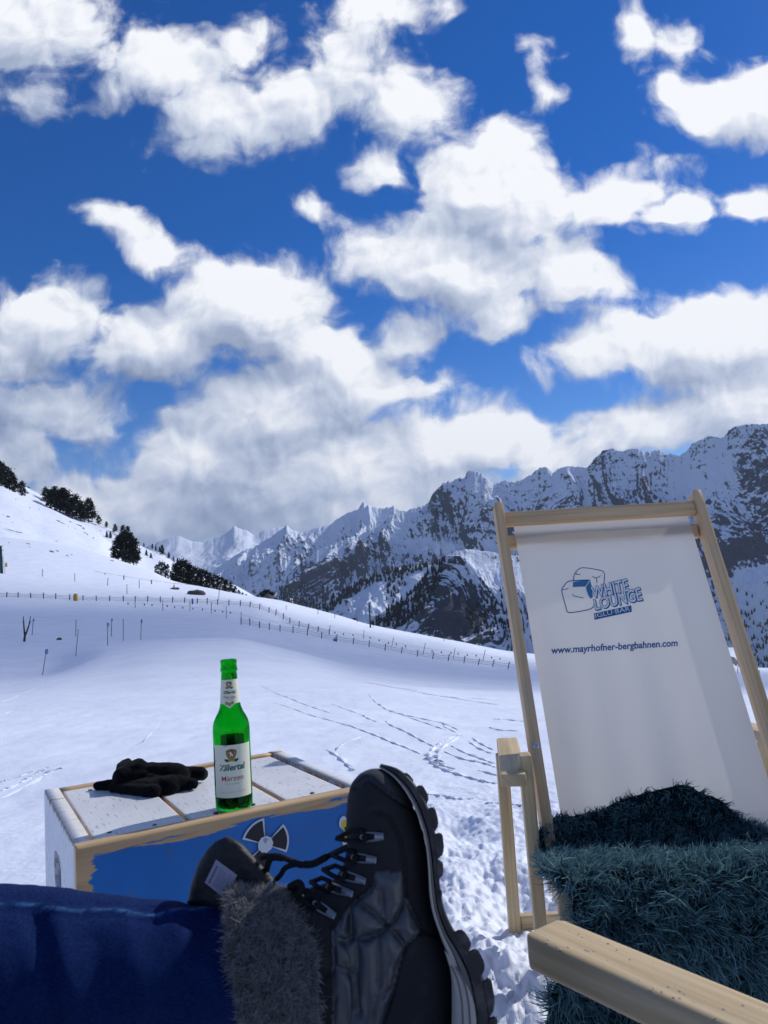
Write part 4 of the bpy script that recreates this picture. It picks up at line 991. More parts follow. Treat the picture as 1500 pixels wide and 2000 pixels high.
    FV, FF, tip, rnd = fur_mesh(R0, d, L,   .0044, .55, 3, 5, bendk=.25)
    fm = from_np('fur', FV, FF); attr(fm, 'tip', tip); attr(fm, 'rnd', rnd)
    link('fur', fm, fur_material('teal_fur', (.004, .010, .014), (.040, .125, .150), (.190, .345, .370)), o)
build_sheepskin()

# ------------------------------------------------------------------ the near chair: its right armrest reaches into the picture
def build_near_chair():
    z = .535; A1, A2 = PZ(1152, 1814, z), PZ(1500, 1954, z); ax = (A1 - A2).normalized(); nr = PZ(1244, 1926, z)
    pr = Vector((-ax.y, ax.x, 0)); pr = pr if (nr - A1).dot(pr) > 0 else -pr
    w = (nr - A1).dot(pr); tip = PZ(1040, 1862, z); L = (tip - A1).dot(ax) + .042
    c = A1 + pr * (w / 2); end = c + ax * L; start = c - ax * .62
    root = empty('deck_chair', start - Vector((0, 0, z))); tag(root, 'nearest deck chair of which only a wet wooden armrest reaches into view', 'chair')
    th = .034
    beam('armrest', start - Vector((0, 0, th / 2)), end - Vector((0, 0, th / 2)), w, th, M_WOOD2, root, side=pr, bev=.008, seg=3, round_end=.022)
    beam('front_leg', start + ax * .05 + Vector((0, 0, -z - .02)), start + ax * .05 - Vector((0, 0, th + .0)), .03, .026, M_WOOD2, root, side=pr, bev=.004)
    mb = MB(); rs = random.Random(4)
    wd, t, b = mat('melt_water', (.52, .44, .30), .04, 1.0, **{'Coat Weight': 1.0, 'Coat Roughness': .02})
    for k in range(150):
        u = .03 + .5 * rs.random() ** 1.1; v = (rs.random() - .5) * w * .8; r = .0005 + .0013 * rs.random() ** 2.2
        p = end - ax * u + pr * (v + .004); mb.lathe([(r * math.cos(a), r * .55 * math.sin(a)) for a in (0, .5, 1.0, 1.3)], 8, Matrix.Translation((p.x, p.y, z - .0001)))
    tag(mb.build('water_drops', wd, root), kind='stuff')
build_near_chair()
# ------------------------------------------------------------------ the photographer's crossed leg: jeans and winter boot
D0 = 0.78
def bp(x, y, dz=0.0):
    """boot drawing coordinates -> point; dz metres behind (+) or before (-) the middle plane of the foot"""
    return P(350 + x / 2.3077, 1450 + y / 2.3077, D0 + dz)
person = empty('person', (-.35, .3, .45)); tag(person, 'person stretched out with legs crossed in blue jeans and a black winter boot', 'person')
def loft(mb, rows, n=28, power=2.3):
    rings = []
    for (L, Rr, w, sh) in rows:
        L, Rr = np.array(L, float), np.array(Rr, float); c, a = (L + Rr) / 2, (Rr - L) / 2; ring = []
        for k in range(n):
            th = 2 * math.pi * k / n; cx, sx = math.cos(th), math.sin(th); e = 2 / power
            u = math.copysign(abs(cx) ** e, cx); v = math.copysign(abs(sx) ** e, sx)
            q = c + a * u; ring.append(mb.bm.verts.new(bp(q[0], q[1], sh + w * v)))
        rings.append(ring)
    for a, b in zip(rings, rings[1:]):
        for k in range(n): mb.bm.faces.new((a[k], a[(k + 1) % n], b[(k + 1) % n], b[k]))
    mb.bm.faces.new(rings[0][::-1]); mb.bm.faces.new(rings[-1])
def to_boot(V):
    px, py = proj(V[:, 0], V[:, 1], V[:, 2]); return (px - 350) * 2.3077, (py - 1450) * 2.3077
def seg_dist(x, y, pts):
    d = np.full(len(x), 1e9)
    for (ax, ay), (bx, by) in zip(pts, pts[1:]):
        t = np.clip(((x - ax) * (bx - ax) + (y - ay) * (by - ay)) / ((bx - ax) ** 2 + (by - ay) ** 2 + 1e-9), 0, 1); d = np.minimum(d, np.hypot(x - ax - t * (bx - ax), y - ay - t * (by - ay)))
    return d
def inside(x, y, poly):
    c = np.zeros(len(x), bool)
    for (ax, ay), (bx, by) in zip(poly, poly[1:] + poly[:1]):
        k = ((ay > y) != (by > y)) & (x < (bx - ax) * (y - ay) / (by - ay + 1e-12) + ax); c ^= k
    return c
def build_boot():
    mb = MB()
    foot = [((872, 117), (898, 117), .006, 0), ((845, 124), (928, 122), .022, 0), ((812, 142), (965, 150), .034, 0), ((780, 180), (1008, 200), .042, 0), ((759, 245), (1043, 262), .047, 0), ((752, 330), (1076, 335), .050, 0), ((753, 415), (1102, 415), .051, 0), ((757, 480), (1117, 500), .050, 0),
            ((738, 555), (1124, 585), .048, 0), ((694, 625), (1131, 680), .046, 0), ((650, 690), (1146, 775), .044, 0), ((615, 780), (1178, 870), .043, 0), ((600, 900), (1212, 960), .043, 0), ((600, 1010), (1236, 1060), .043, 0), ((620, 1120), (1243, 1160), .043, 0), ((650, 1240), (1244, 1270), .043, 0), ((700, 1360), (1240, 1380), .042, 0), ((780, 1460), (1220, 1480), .036, 0), ((880, 1520), (1150, 1530), .022, 0)]
    loft(mb, foot, 40, 2.35)
    shaft = [((790, 610), (820, 1470), .034, 0), ((720, 610), (760, 1490), .044, 0), ((640, 640), (680, 1480), .049, 0), ((560, 662), (600, 1460), .051, 0), ((480, 650), (520, 1445), .053, 0), ((400, 640), (420, 1430), .055, 0), ((300, 690), (300, 1420), .054, 0), ((255, 720), (255, 1410), .052, 0)]
    loft(mb, shaft, 36, 2.1)
    # tongue swelling under the laces
    me = fuse(mb, .0021, 8); V = co(me); N = nor(me); x, y = to_boot(V); front = sstep(.25, -.25, N[:, 1])
    side = np.where(N[:, 1] < 0, 1.0, 1.0)
    quilt = [(885, 575), (1008, 588), (1020, 690), (1095, 850), (1012, 930), (965, 1130), (905, 1300), (690, 1300), (690, 860), (770, 735), (872, 655)]
    q = inside(x, y, quilt)
    seams = [smooth_pts([(800, 712), (880, 770), (940, 825), (985, 770), (1022, 700)], 5), smooth_pts([(772, 885), (820, 882), (880, 872), (940, 828)], 5), smooth_pts([(938, 828), (975, 862), (1016, 912)], 5), smooth_pts([(700, 835), (705, 880), (760, 895), (800, 880)], 5),
             smooth_pts([(905, 660), (915, 740), (930, 815)], 4), smooth_pts([(690, 1000), (740, 1020), (800, 1048)], 4), smooth_pts([(895, 1142), (940, 1120), (972, 1095)], 4), smooth_pts([(800, 885), (805, 980), (800, 1048), (810, 1200)], 4), smooth_pts([(890, 875), (900, 1000), (900, 1140), (880, 1280)], 4)]
    hard = [smooth_pts([(790, 205), (850, 165), (930, 222), (1000, 268), (1056, 298)], 5), smooth_pts([(890, 316), (950, 345), (995, 430), (1013, 540), (1018, 590), (1022, 690), (1060, 780), (1100, 850), (1175, 872)], 5),
            smooth_pts([(1095, 855), (1030, 905), (985, 1010), (960, 1130), (910, 1290)], 5), smooth_pts([(870, 655), (800, 712), (765, 745), (770, 800), (772, 885)], 5), smooth_pts([(690, 820), (694, 900), (692, 1030), (650, 1060)], 5)]
    disp = np.zeros(len(V)); seam = np.zeros(len(V))
    dq = np.full(len(V), 1e9)
    for s in seams + hard[1:4]: dq = np.minimum(dq, seg_dist(x, y, s))
    edge = np.minimum(dq, seg_dist(x, y, quilt + quilt[:1]))
    puff = np.where(q, .0105 * (1 - np.exp(-edge / 42.0)), 0)
    puff = puff + np.where(q, .0011 * fbm(x * .011 + .4 * fbm(x * .02, y * .02, 2), y * .004, 3) * np.exp(-edge / 60.) * 2, 0)   # gathered folds along the stitching
    wr = np.where(q, 0.0013 * np.sin((x * .75 + y * .10) * .075 + 2 * fbm(x * .01, y * .01, 2)) * np.exp(-(seg_dist(x, y, seams[1] + seams[2]) / 90) ** 2), 0)
    disp += (puff + wr) * front
    for s in hard: 
        d = seg_dist(x, y, s); disp -= .0032 * np.exp(-(d / 8.0) ** 2) * front; seam = np.maximum(seam, np.exp(-((d - 11) / 4.0) ** 2))
    for s in seams[:3]:
        d = seg_dist(x, y, s); seam = np.maximum(seam, np.exp(-((d - 0) / 5.0) ** 2)); disp -= .0042 * np.exp(-(d / 8.0) ** 2) * front
    cap = inside(x, y, [(700, 60), (1000, 60), (1090, 360), (1056, 298), (1000, 268), (930, 222), (850, 165), (770, 215), (700, 260)])
    disp += np.where(cap, .0012, 0) * front
    V = V + N * disp[:, None]; setco(me, V)
    attr(me, 'quilt', q * 1.0); attr(me, 'seam', seam * front); attr(me, 'cap', cap * 1.0)
    m, t, b = mat('black_boot_upper', (.012, .013, .016), .8, .3)
    qa, _ = t.attr('quilt'); ca, _ = t.attr('cap'); se, _ = t.attr('seam'); oc = t.coord('Object'); n1 = t.noise(oc, 420, 3, .6); n2 = t.noise(oc, 60, 5, .6); n3 = t.noise(oc, 1300, 1, .5)
    col = t.mix(qa, (.019, .0195, .023), (.028, .035, .047)); col = t.mix(ca, col, (.040, .043, .052)); col = t.mix(t.math('MULTIPLY', t.mrange(n2, .52, .72), .5), col, (.040, .040, .041)); col = t.mix(t.math('MULTIPLY', se, .6), col, (.004, .004, .005))
    t.l.new(col, b.inputs['Base Color']); t.l.new(t.math('MULTIPLY_ADD', qa, -.40, .86), b.inputs['Roughness'])
    t.l.new(t.math('MULTIPLY_ADD', qa, .75, .25), b.inputs['Specular IOR Level'])
    t.l.new(t.bump(t.math('ADD', n1, t.math('MULTIPLY', n3, .7)), .22, .0012), b.inputs['Normal'])
    boot = link('boot', me, m, person); boot['label'] = 'black quilted winter boot with grey fur cuff and thick tread'
    # ---- sole: midsole bands, heel wedge, lugged outsole
    inner = [(900, 112), (960, 150), (1010, 205), (1050, 270), (1080, 340), (1105, 420), (1118, 500), (1125, 580), (1131, 680), (1146, 770), (1180, 870), (1212, 950), (1236, 1050), (1243, 1150), (1244, 1270), (1240, 1390), (1215, 1480), (1140, 1535)]
    mid = [(905, 104), (965, 135), (1022, 188), (1066, 252), (1098, 325), (1124, 410), (1140, 495), (1150, 580), (1160, 670), (1176, 762), (1212, 855), (1270, 940), (1325, 1035), (1358, 1130), (1376, 1230), (1378, 1340), (1340, 1460), (1240, 1545)]
    outer = [(910, 96), (985, 118), (1045, 168), (1092, 232), (1126, 305), (1152, 395), (1166, 490), (1172, 580), (1178, 660), (1196, 750), (1236, 840), (1296, 922), (1352, 1015), (1384, 1110), (1400, 1215), (1400, 1350), (1350, 1490), (1250, 1580)]
    widths = [.018, .034, .043, .048, .051, .052, .051, .049, .047, .045, .044, .044, .045, .045, .045, .044, .038, .022]
    def strip(name, A, B, mat_, grow=0.0, bev=.0018, parent=boot, mod=None):
        a, b_ = np.array(smooth_pts(A, 6)), np.array(smooth_pts(B, 6)); w = np.interp(np.linspace(0, 1, len(a)), np.linspace(0, 1, len(widths)), widths) + grow
        mb = MB(); rings = []
        for i in range(len(a)):
            pa, pb = a[i], b_[i]; k = 1.0
            ww = w[i]; c = .82
            prof = [(pa, -ww * .9), (pa * .75 + pb * .25, -ww), (pa * .15 + pb * .85, -ww), (pb, -ww * .94), (pb, ww * .94), (pa * .15 + pb * .85, ww), (pa * .75 + pb * .25, ww), (pa, ww * .9)]
            rings.append([mb.bm.verts.new(bp(q_[0], q_[1], dz)) for q_, dz in prof])
        for r0, r1 in zip(rings, rings[1:]):
            for k in range(8): mb.bm.faces.new((r0[k], r0[(k + 1) % 8], r1[(k + 1) % 8], r1[k]))
        mb.bm.faces.new(rings[0][::-1]); mb.bm.faces.new(rings[-1]); return autosmooth(mb.build(name, mat_, parent), 50)
    rub, t, b = mat('black_rubber', (.020, .020, .022), .6, .4); oc = t.coord('Object'); t.l.new(t.bump(t.noise(oc, 300, 3, .6), .25, .001), b.inputs['Normal']); t.l.new(t.mix(t.mrange(t.noise(oc, 45, 4, .6), .45, .75), (.026, .026, .028), (.085, .082, .080)), b.inputs['Base Color'])
    gry, t, b = mat('grey_midsole', (.085, .082, .080), .6, .35); oc = t.coord('Object'); t.l.new(t.mix(t.noise(oc, 60, 4, .6), (.10, .097, .096), (.19, .18, .172)), b.inputs['Base Color'])
    bei, t, b = mat('beige_midsole', (.24, .22, .20), .6, .35); oc = t.coord('Object'); t.l.new(t.mix(t.noise(oc, 50, 4, .6), (.34, .315, .29), (.46, .425, .39)), b.inputs['Base Color'])
    lerp = lambda A, B, f: [(a[0] * (1 - f) + b_[0] * f, a[1] * (1 - f) + b_[1] * f) for a, b_ in zip(A, B)]
    sole = strip('sole', lerp(inner, mid, .62), outer, rub, .001)
    strip('welt', lerp(inner, mid, -.12), lerp(inner, mid, .34), bei, .0035, parent=sole)
    strip('midsole', lerp(inner, mid, .30), lerp(inner, mid, .70), gry, .0022, parent=sole)
    # beige heel wedge with two grooves, on the side we see and the far side
    hw = [(1196, 935), (1230, 985), (1262, 1040), (1300, 1100), (1328, 1170), (1340, 1260), (1338, 1350), (1310, 1430), (1250, 1430), (1246, 1300), (1244, 1160), (1232, 1060), (1210, 985)]
    for sg in (-1, 1):
        mb = MB(); hp = smooth_pts(hw, 4, True); c = np.mean(hp, 0); z0, z1 = sg * .040, sg * .0492
        top = [mb.bm.verts.new(bp(c[0] + (p[0] - c[0]) * .95, c[1] + (p[1] - c[1]) * .98, z1)) for p in hp]; bot = [mb.bm.verts.new(bp(p[0], p[1], sg * .0455)) for p in hp]; low = [mb.bm.verts.new(bp(p[0], p[1], z0)) for p in hp]
        for A, B in ((top, bot), (bot, low)):
            for k in range(len(hp)): mb.bm.faces.new((A[k], A[(k + 1) % len(hp)], B[(k + 1) % len(hp)], B[k]))
        cv = mb.bm.verts.new(bp(c[0], c[1], z1)); 
        for k in range(len(hp)): mb.bm.faces.new((top[k], top[(k + 1) % len(hp)], cv))
        mb.build('heel_wedge', bei, sole)
        gm = MB()
        for off in (28, 62): gm.tube([bp(x_ - 0, y_, sg * .0492) for x_, y_ in smooth_pts([(1210 + off * .6, 1000 + off * .2), (1235 + off * .8, 1080), (1250 + off * .9, 1180), (1252 + off, 1300)], 5)], .0009, 6)
        gm.build('groove', gry, sole)
    # lugs of the tread
    sp = np.array(smooth_pts(outer, 12)); ip = np.array(smooth_pts(mid, 12)); L = np.concatenate([[0], np.cumsum(np.hypot(*np.diff(sp, axis=0).T))])
    lugs = [(float(L[np.argmin(np.hypot(sp[:, 0] - x_, sp[:, 1] - y_))]), ln_, ht_) for x_, y_, ln_, ht_ in ((1030, 160, 60, 10), (1090, 240, 80, 26), (1142, 344, 92, 30), (1176, 461, 96, 32), (1182, 574, 74, 20), (1190, 680, 40, 5), (1272, 895, 92, 34), (1340, 990, 104, 36), (1392, 1150, 140, 36), (1400, 1320, 130, 34), (1340, 1480, 110, 30))]
    for s0, ln, ht in lugs:
        def at(s_): return np.array([np.interp(s_, L, sp[:, 0]), np.interp(s_, L, sp[:, 1])]), np.array([np.interp(s_, L, ip[:, 0]), np.interp(s_, L, ip[:, 1])])
        w = float(np.interp(s0 / L[-1], np.linspace(0, 1, len(widths)), widths)) + .0015
        for z0, z1 in ((-w, -w * .32), (-w * .22, w * .22), (w * .32, w)):
            mb = MB(); vs = []
            for ds, up in ((-ln * .6, -14), (-ln * .6 + 5, ht * .80), (-ln * .6 + 16, ht), (ln * .22, ht * .92), (ln * .6 - 5, ht * .42), (ln * .6, -14)):
                o_, i_ = at(s0 + ds); n_ = (o_ - i_) / (np.linalg.norm(o_ - i_) + 1e-9); p_ = o_ + n_ * up; vs.append(p_)
            A = [mb.bm.verts.new(bp(p_[0], p_[1], z0)) for p_ in vs]; B = [mb.bm.verts.new(bp(p_[0], p_[1], z1)) for p_ in vs]
            for k in range(6): mb.bm.faces.new((A[k], A[(k + 1) % 6], B[(k + 1) % 6], B[k]))
            mb.bm.faces.new(A[::-1]); mb.bm.faces.new(B)
            bmesh.ops.recalc_face_normals(mb.bm, faces=list(mb.bm.faces)); bmesh.ops.bevel(mb.bm, geom=list(mb.bm.edges), offset=.0016, segments=3, affect='EDGES')
            autosmooth(mb.build('tread_lug', rub, sole), 40)
    # ---- lace hooks, eyelets and laces
    hook_m = mat('hook_steel', (.26, .26, .27), .38, .5, 1.0)[0]; lace_m, t, b = mat('black_lace', (.010, .010, .012), .8, .2); oc = t.coord('Object'); t.l.new(t.bump(t.noise(oc, 900, 1, .5), .5, .001), b.inputs['Normal'])
    from mathutils.bvhtree import BVHTree
    bm = bmesh.new(); bm.from_mesh(me); bvh = BVHTree.FromBMesh(bm); bm.free()
    def surf(x_, y_, o=.0):
        v = ray(350 + x_ / 2.3077, 1450 + y_ / 2.3077).normalized(); h = bvh.ray_cast(CAMP, v)
        return (h[0] - v * o) if h[0] is not None else bp(x_, y_, -.03)
    for (x_, y_, dx, dy) in ((876, 425, 46, -2), (838, 525, 50, 6), (790, 612, 50, 14), (728, 668, 54, 16), (660, 757, 44, 28)):
        mb = MB(); a, b_ = surf(x_ - dx, y_ - dy, .003), surf(x_ + dx, y_ + dy, .0045); cdir = (b_ - a).normalized(); vv = (CAMP - a).normalized(); s_ = cdir.cross(vv).normalized()
        mb.beam(a * .45 + b_ * .55, b_, 0.0058, .0016, s_); mb.bevel(.0007, 2)
        mb.tube([a + s_ * .0036, a * .5 + b_ * .5 + s_ * .0032 + vv * .0012, b_ - cdir * .002 + s_ * .0022 + vv * .001], .0010, 6); mb.tube([a - s_ * .0036, a * .5 + b_ * .5 - s_ * .0032 + vv * .0012, b_ - cdir * .002 - s_ * .0022 + vv * .001], .0010, 6); mb.tube([a + s_ * .0036, a - cdir * .003, a - s_ * .0036], .0010, 6)
        autosmooth(mb.build('lace_hook', hook_m, boot), 40)
        lb = MB(); k0 = a - cdir * .001; lb.tube([k0 + s_ * .005 + vv * .001, k0 + cdir * .004 + vv * .0035, k0 - s_ * .005 + vv * .001, k0 - s_ * .006 - cdir * .012, k0 - cdir * .026 - vv * .004], .0023, 8)
        lb.tube([k0 + s_ * .004, k0 - cdir * .012 + s_ * .003 + vv * .002, k0 - cdir * .027 - vv * .003], .0023, 8)
        lb.build('lace', lace_m, boot)
    for x_, y_ in ((412, 645), (548, 688)):
        mb = MB(); p = surf(x_, y_, .004); qd = (CAMP - p).normalized().to_track_quat('Z', 'Y').to_matrix().to_4x4(); qd.translation = p
        mb.lathe([(.0052, -.004), (.0052, .0005), (.0040, .0022), (.0018, .0030), (.0001, .0032)], 16, qd); mb.build('lace_hook', hook_m, boot)
    for k, (pts, r) in enumerate(((smooth_pts([(372, 520, .000), (400, 512, -.012), (450, 512, -.016), (500, 532, -.018), (545, 548, -.018), (600, 548, -.016), (650, 524, -.012), (700, 498, -.006), (757, 470, .004)], 6), .0026), (smooth_pts([(440, 615, -.004), (458, 596, -.012), (478, 566, -.016), (520, 550, -.017), (556, 556, -.014)], 6), .0026), (smooth_pts([(395, 575, .0), (402, 545, -.010), (420, 520, -.014), (470, 522, -.016)], 6), .0030), (smooth_pts([(500, 650, -.02), (520, 640, -.028), (540, 634, -.03), (552, 660, -.032), (530, 690, -.03)], 5), .0034))):
        lb = MB(); lb.tube([bp(*p_) for p_ in pts], r, 10)
        if k == 0: lb.tube([bp(*p_) for p_ in pts if 560 < p_[0] < 672], .0034, 10)
        lb.build('lace', lace_m, boot)
    # ---- padded tongue standing up behind the collar
    tp = smooth_pts([(48, 740), (42, 690), (56, 620), (92, 530), (140, 462), (182, 432), (226, 424), (292, 460), (352, 528), (412, 590), (450, 650), (450, 740), (250, 800)], 5, True)
    gx = np.linspace(20, 470, 90); gy = np.linspace(400, 810, 84); X, Y = np.meshgrid(gx, gy); xx, yy = X.ravel(), Y.ravel(); ins = inside(xx, yy, tp); de = seg_dist(xx, yy, tp + tp[:1])
    th = np.where(ins, .0125 * np.sqrt(np.clip(1 - (1 - np.clip(de / 62, 0, 1)) ** 2, 0, 1)), 0)
    lean = (450 - xx) * .00003
    th = th - .004 * np.exp(-((seg_dist(xx, yy, [(170, 520), (110, 640), (100, 760)]) / 26) ** 2)) * ins * 0 + .0007 * fbm(xx * .02, yy * .02, 3) * ins
    Vf = np.array([bp(a, b_, c_ - t_) for a, b_, c_, t_ in zip(xx, yy, lean, th)]); Vb = np.array([bp(a, b_, c_ + t_) for a, b_, c_, t_ in zip(xx, yy, lean, th)])
    F = gridF(84, 90); keep = ins[F].all(1); F = F[keep]; nV = len(Vf); cnt = set()
    for q_ in F:
        for i in range(4): cnt.add((int(q_[i]), int(q_[(i + 1) % 4])))
    rim = np.array([[j, i, i + nV, j + nV] for (i, j) in cnt if (j, i) not in cnt])
    tm, t, b = mat('tongue_padding', (.013, .013, .016), .55, .35); oc = t.coord('Object'); t.l.new(t.bump(t.noise(oc, 500, 2, .5), .2, .001), b.inputs['Normal'])
    mt = from_np('tongue', np.concatenate([Vf, Vb]), np.concatenate([F, F[:, ::-1] + nV, rim])); to = link('tongue', mt, tm, boot)
    lm = flat_mat('woven_label', (.33, .32, .42), .8); ld = flat_mat('label_ink', (.06, .06, .08), .8); sh = Sheet()
    def tong(x_, y_, o=.0): 
        d_ = float(seg_dist(np.array([x_]), np.array([y_]), tp + tp[:1])[0]); t_ = .0125 * math.sqrt(max(0, 1 - (1 - min(d_ / 62, 1)) ** 2)); return tuple(bp(x_, y_, (450 - x_) * .00003 - t_ - .0012 - o))
    A_, B_, C_, D_ = np.array((115, 632.)), np.array((166, 528.)), np.array((262, 598.)), np.array((208, 706.))
    def lq(u, v, o=.0): p_ = A_ * (1 - u) * (1 - v) + B_ * u * (1 - v) + C_ * u * v + D_ * (1 - u) * v; return tong(p_[0], p_[1], o)
    G = [[lq(i / 8, j / 8) for i in range(9)] for j in range(9)]; sh.add([p_ for r_ in G for p_ in r_], gridF(9, 9).tolist(), 0)
    for v0, u0, u1, hh in ((.12, .1, .85, .07), (.34, .12, .9, .025), (.44, .12, .8, .025), (.54, .12, .86, .025), (.64, .12, .7, .025), (.76, .12, .88, .025)):
        for k in range(7 if hh > .05 else 12):
            a0 = u0 + (u1 - u0) * k / (7 if hh > .05 else 12); a1 = a0 + (u1 - u0) / (7 if hh > .05 else 12) * .62
            sh.add([lq(a0, v0, .0004), lq(a1, v0, .0004), lq(a1, v0 + hh, .0004), lq(a0, v0 + hh, .0004)], [[0, 1, 2, 3]], 1)
    sh.build('care_label', [lm, ld], to)
    # ---- grey fur collar: a padded ring with thousands of hairs
    ring = []; xs_ = np.linspace(222, 615, 46); n = 150
    topy = np.interp(xs_, [215, 260, 300, 360, 420, 470, 540, 600, 640], [690, 655, 660, 672, 672, 690, 735, 790, 850])
    for i, x_ in enumerate(xs_):
        u = i / 45; bot = 1440 - 10 * u; c_ = (topy[i] + bot) / 2; a_ = (bot - topy[i]) / 2; w_ = .056 + .010 * math.sin(math.pi * (u * .9 + .05)) ** .7; lean_ = 60 * (u - .5)
        row = []
        for k in range(n):
            th_ = 2 * math.pi * k / n; row.append(bp(x_ + 85 * (1 - u) * (1 - math.cos(th_)) / 2 + 10 * math.sin(th_ * 3 + 1), c_ - a_ * math.cos(th_), -w_ * math.sin(th_)))
        ring.append(row)
    Rg = np.array(ring); du = np.gradient(Rg, axis=0); dv = (np.roll(Rg, -1, 1) - np.roll(Rg, 1, 1)); nn = np.cross(du, dv); nn /= np.linalg.norm(nn, axis=-1, keepdims=True) + 1e-9
    cen = Rg.mean(1, keepdims=True); nn = np.where(((Rg - cen) * nn).sum(-1, keepdims=True) < 0, -nn, nn)
    mc = from_np('fur_collar', Rg.reshape(-1, 3), gridF(46, n, True)); col_ = link('fur_collar', mc, flat_mat('collar_backing', (.030, .030, .032), .9), boot); s_ = col_.modifiers.new('t', 'SOLIDIFY'); s_.thickness = .004
    rs = np.random.RandomState(8); Nn = 38000; i = rs.rand(Nn) * 44.99; j = rs.rand(Nn) * n
    # most hairs on the half that can be seen
    j = np.where(rs.rand(Nn) < .8, rs.rand(Nn) * n * .5, j)
    a = i.astype(int); jj = j.astype(int) % n; fi = (i - a)[:, None]; fj = (j - np.floor(j))[:, None]
    pick = lambda A: (A[a, jj] * (1 - fi) + A[a + 1, jj] * fi) * (1 - fj) + (A[a, (jj + 1) % n] * (1 - fi) + A[a + 1, (jj + 1) % n] * fi) * fj
    R0, NN, DU = pick(Rg), pick(nn), pick(du); DU /= np.linalg.norm(DU, axis=1, keepdims=True)
    f1, f2 = fbm(i * .32, j * .17, 3), fbm(i * .32 + 30, j * .17 + 8, 3); up = np.array([0, 0, 1.0])
    lefty = sstep(8, 0, i)[:, None]
    d = NN * .8 + DU * (.25 + 1.3 * f1)[:, None] + up[None] * (.9 * f2)[:, None] + rs.normal(size=(Nn, 3)) * .30 - DU * lefty * .8
    Lh = (.0060 + .0050 * rs.rand(Nn)) * (.9 + .5 * fbm(i * .4, j * .25, 2)) * (1 + .35 * lefty[:, 0])
    cell = np.floor(i / 1.1 + f2) * 1000 + np.floor(j / 2.2 + f1); u_, inv = np.unique(cell, return_inverse=True); cnt_ = np.bincount(inv)[:, None]
    cr = np.stack([np.bincount(inv, (R0 + d / np.linalg.norm(d, axis=1, keepdims=True) * Lh[:, None])[:, c]) for c in range(3)], 1) / cnt_
    dn = d / np.linalg.norm(d, axis=1, keepdims=True) * Lh[:, None]; d = (R0 + dn) * .6 + cr[inv] * .4 - R0; Lh = np.linalg.norm(d, axis=1)
    FV, FF, tip, rnd = fur_mesh(R0, d, Lh,   .00085, .45, 9, 3, bendk=.12); fm = from_np('fur', FV, FF); attr(fm, 'tip', tip); attr(fm, 'rnd', rnd)
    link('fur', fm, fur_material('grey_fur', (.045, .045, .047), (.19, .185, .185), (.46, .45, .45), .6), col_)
    return boot
BOOT = build_boot()

def build_jeans():
    # one continuous skin: left shin (in view), knee, thigh, hips, right thigh under the boot, right shin
    def jp(px, py, d): return P(px, py, d)
    sh = [(jp(500, 1890, .775), .052), (jp(380, 1898, .770), .058), (jp(240, 1900, .762), .064), (jp(110, 1893, .755), .068), (jp(-20, 1885, .75), .070), (jp(-170, 1895, .74), .072)]
    knee = jp(-260, 1930, .70)
    mb = MB()
    pts = sh + [(knee, .078), (Vector((-.50, .50, .50)), .085), (Vector((-.36, .28, .46)), .092), (Vector((-.20, .05, .44)), .10)]
    mb.tube([p for p, r in pts], [r for p, r in pts], 28)
    mb.tube([Vector((-.22, .02, .42)), Vector((.02, .02, .42))], .115, 24)
    mb.tube([Vector((.02, .04, .42)), Vector((.06, .30, .40)), Vector((.05, .60, .365)), Vector((.03, .76, .350)), Vector((.01, .84, .28)), Vector((.0, .86, .12)), Vector((.0, .87, -.02))], [.10, .088, .074, .066, .064, .058, .052], 24)
    me = fuse(mb, .0045, 6); V = co(me); N = nor(me)
    x, y = proj(V[:, 0], V[:, 1], V[:, 2]); vis = (V[:, 1] > .55) & (V[:, 0] < 0) & (V[:, 2] > .40)
    disp = .0012 * fbm(x * .011, y * .006, 4)
    for (x0, y0, x1, y1, w, h) in ((70, 1790, 112, 2010, 22, -.0055), (108, 1790, 142, 2000, 24, .0030), (345, 1800, 395, 1900, 26, .0035), (405, 1810, 350, 2000, 30, -.0060), (250, 1800, 275, 1960, 26, .0025), (455, 1770, 470, 1900, 22, -.004), (190, 1840, 200, 2000, 22, -.003), (-30, 1790, 10, 1990, 26, .0025)):
        disp = disp + h * np.exp(-(seg_dist(x, y, [(x0, y0), (x1, y1)]) / w) ** 2)
    seam = smooth_pts([(-80, 1758), (0, 1766), (70, 1766), (105, 1779), (210, 1779), (300, 1790), (372, 1777), (430, 1768), (480, 1766)], 5); ds = seg_dist(x, y, seam)
    disp = disp + .0016 * np.exp(-(ds / 6) ** 2) - .0012 * np.exp(-((ds - 12) / 5) ** 2)
    V = V + N * (disp * vis)[:, None]; setco(me, V); attr(me, 'seam', np.exp(-(ds / 1.7) ** 2) * vis)
    m, t, b = mat('blue_denim', (.010, .030, .130), .9, .08); se, _ = t.attr('seam'); oc = t.coord('Object')
    n1 = t.noise(t.mapping(oc, scale=(1, 1, 5)), 330, 4, .8); n2 = t.noise(oc, 26, 5, .6); n3 = t.noise(t.mapping(oc, scale=(6, 1, 1)), 300, 2, .6)
    col = t.mix(t.mrange(n1, .38, .64), (.003, .009, .046), (.008, .027, .118)); col = t.mix(t.math('MULTIPLY', t.mrange(n2, .45, .75), .28), col, (.009, .032, .135)); col = t.mix(t.math('MULTIPLY', t.mrange(n3, .55, .8), .35), col, (.014, .044, .15))
    col = t.mix(t.math('MULTIPLY', se, t.mrange(t.noise(oc, 160, 2, .5), .3, .6, .35, 1.0)), col, (.045, .13, .28)); t.l.new(col, b.inputs['Base Color'])
    t.l.new(t.bump(t.math('ADD', n1, n3), .35, .0008), b.inputs['Normal'])
    link('jeans', me, m, person)
build_jeans()
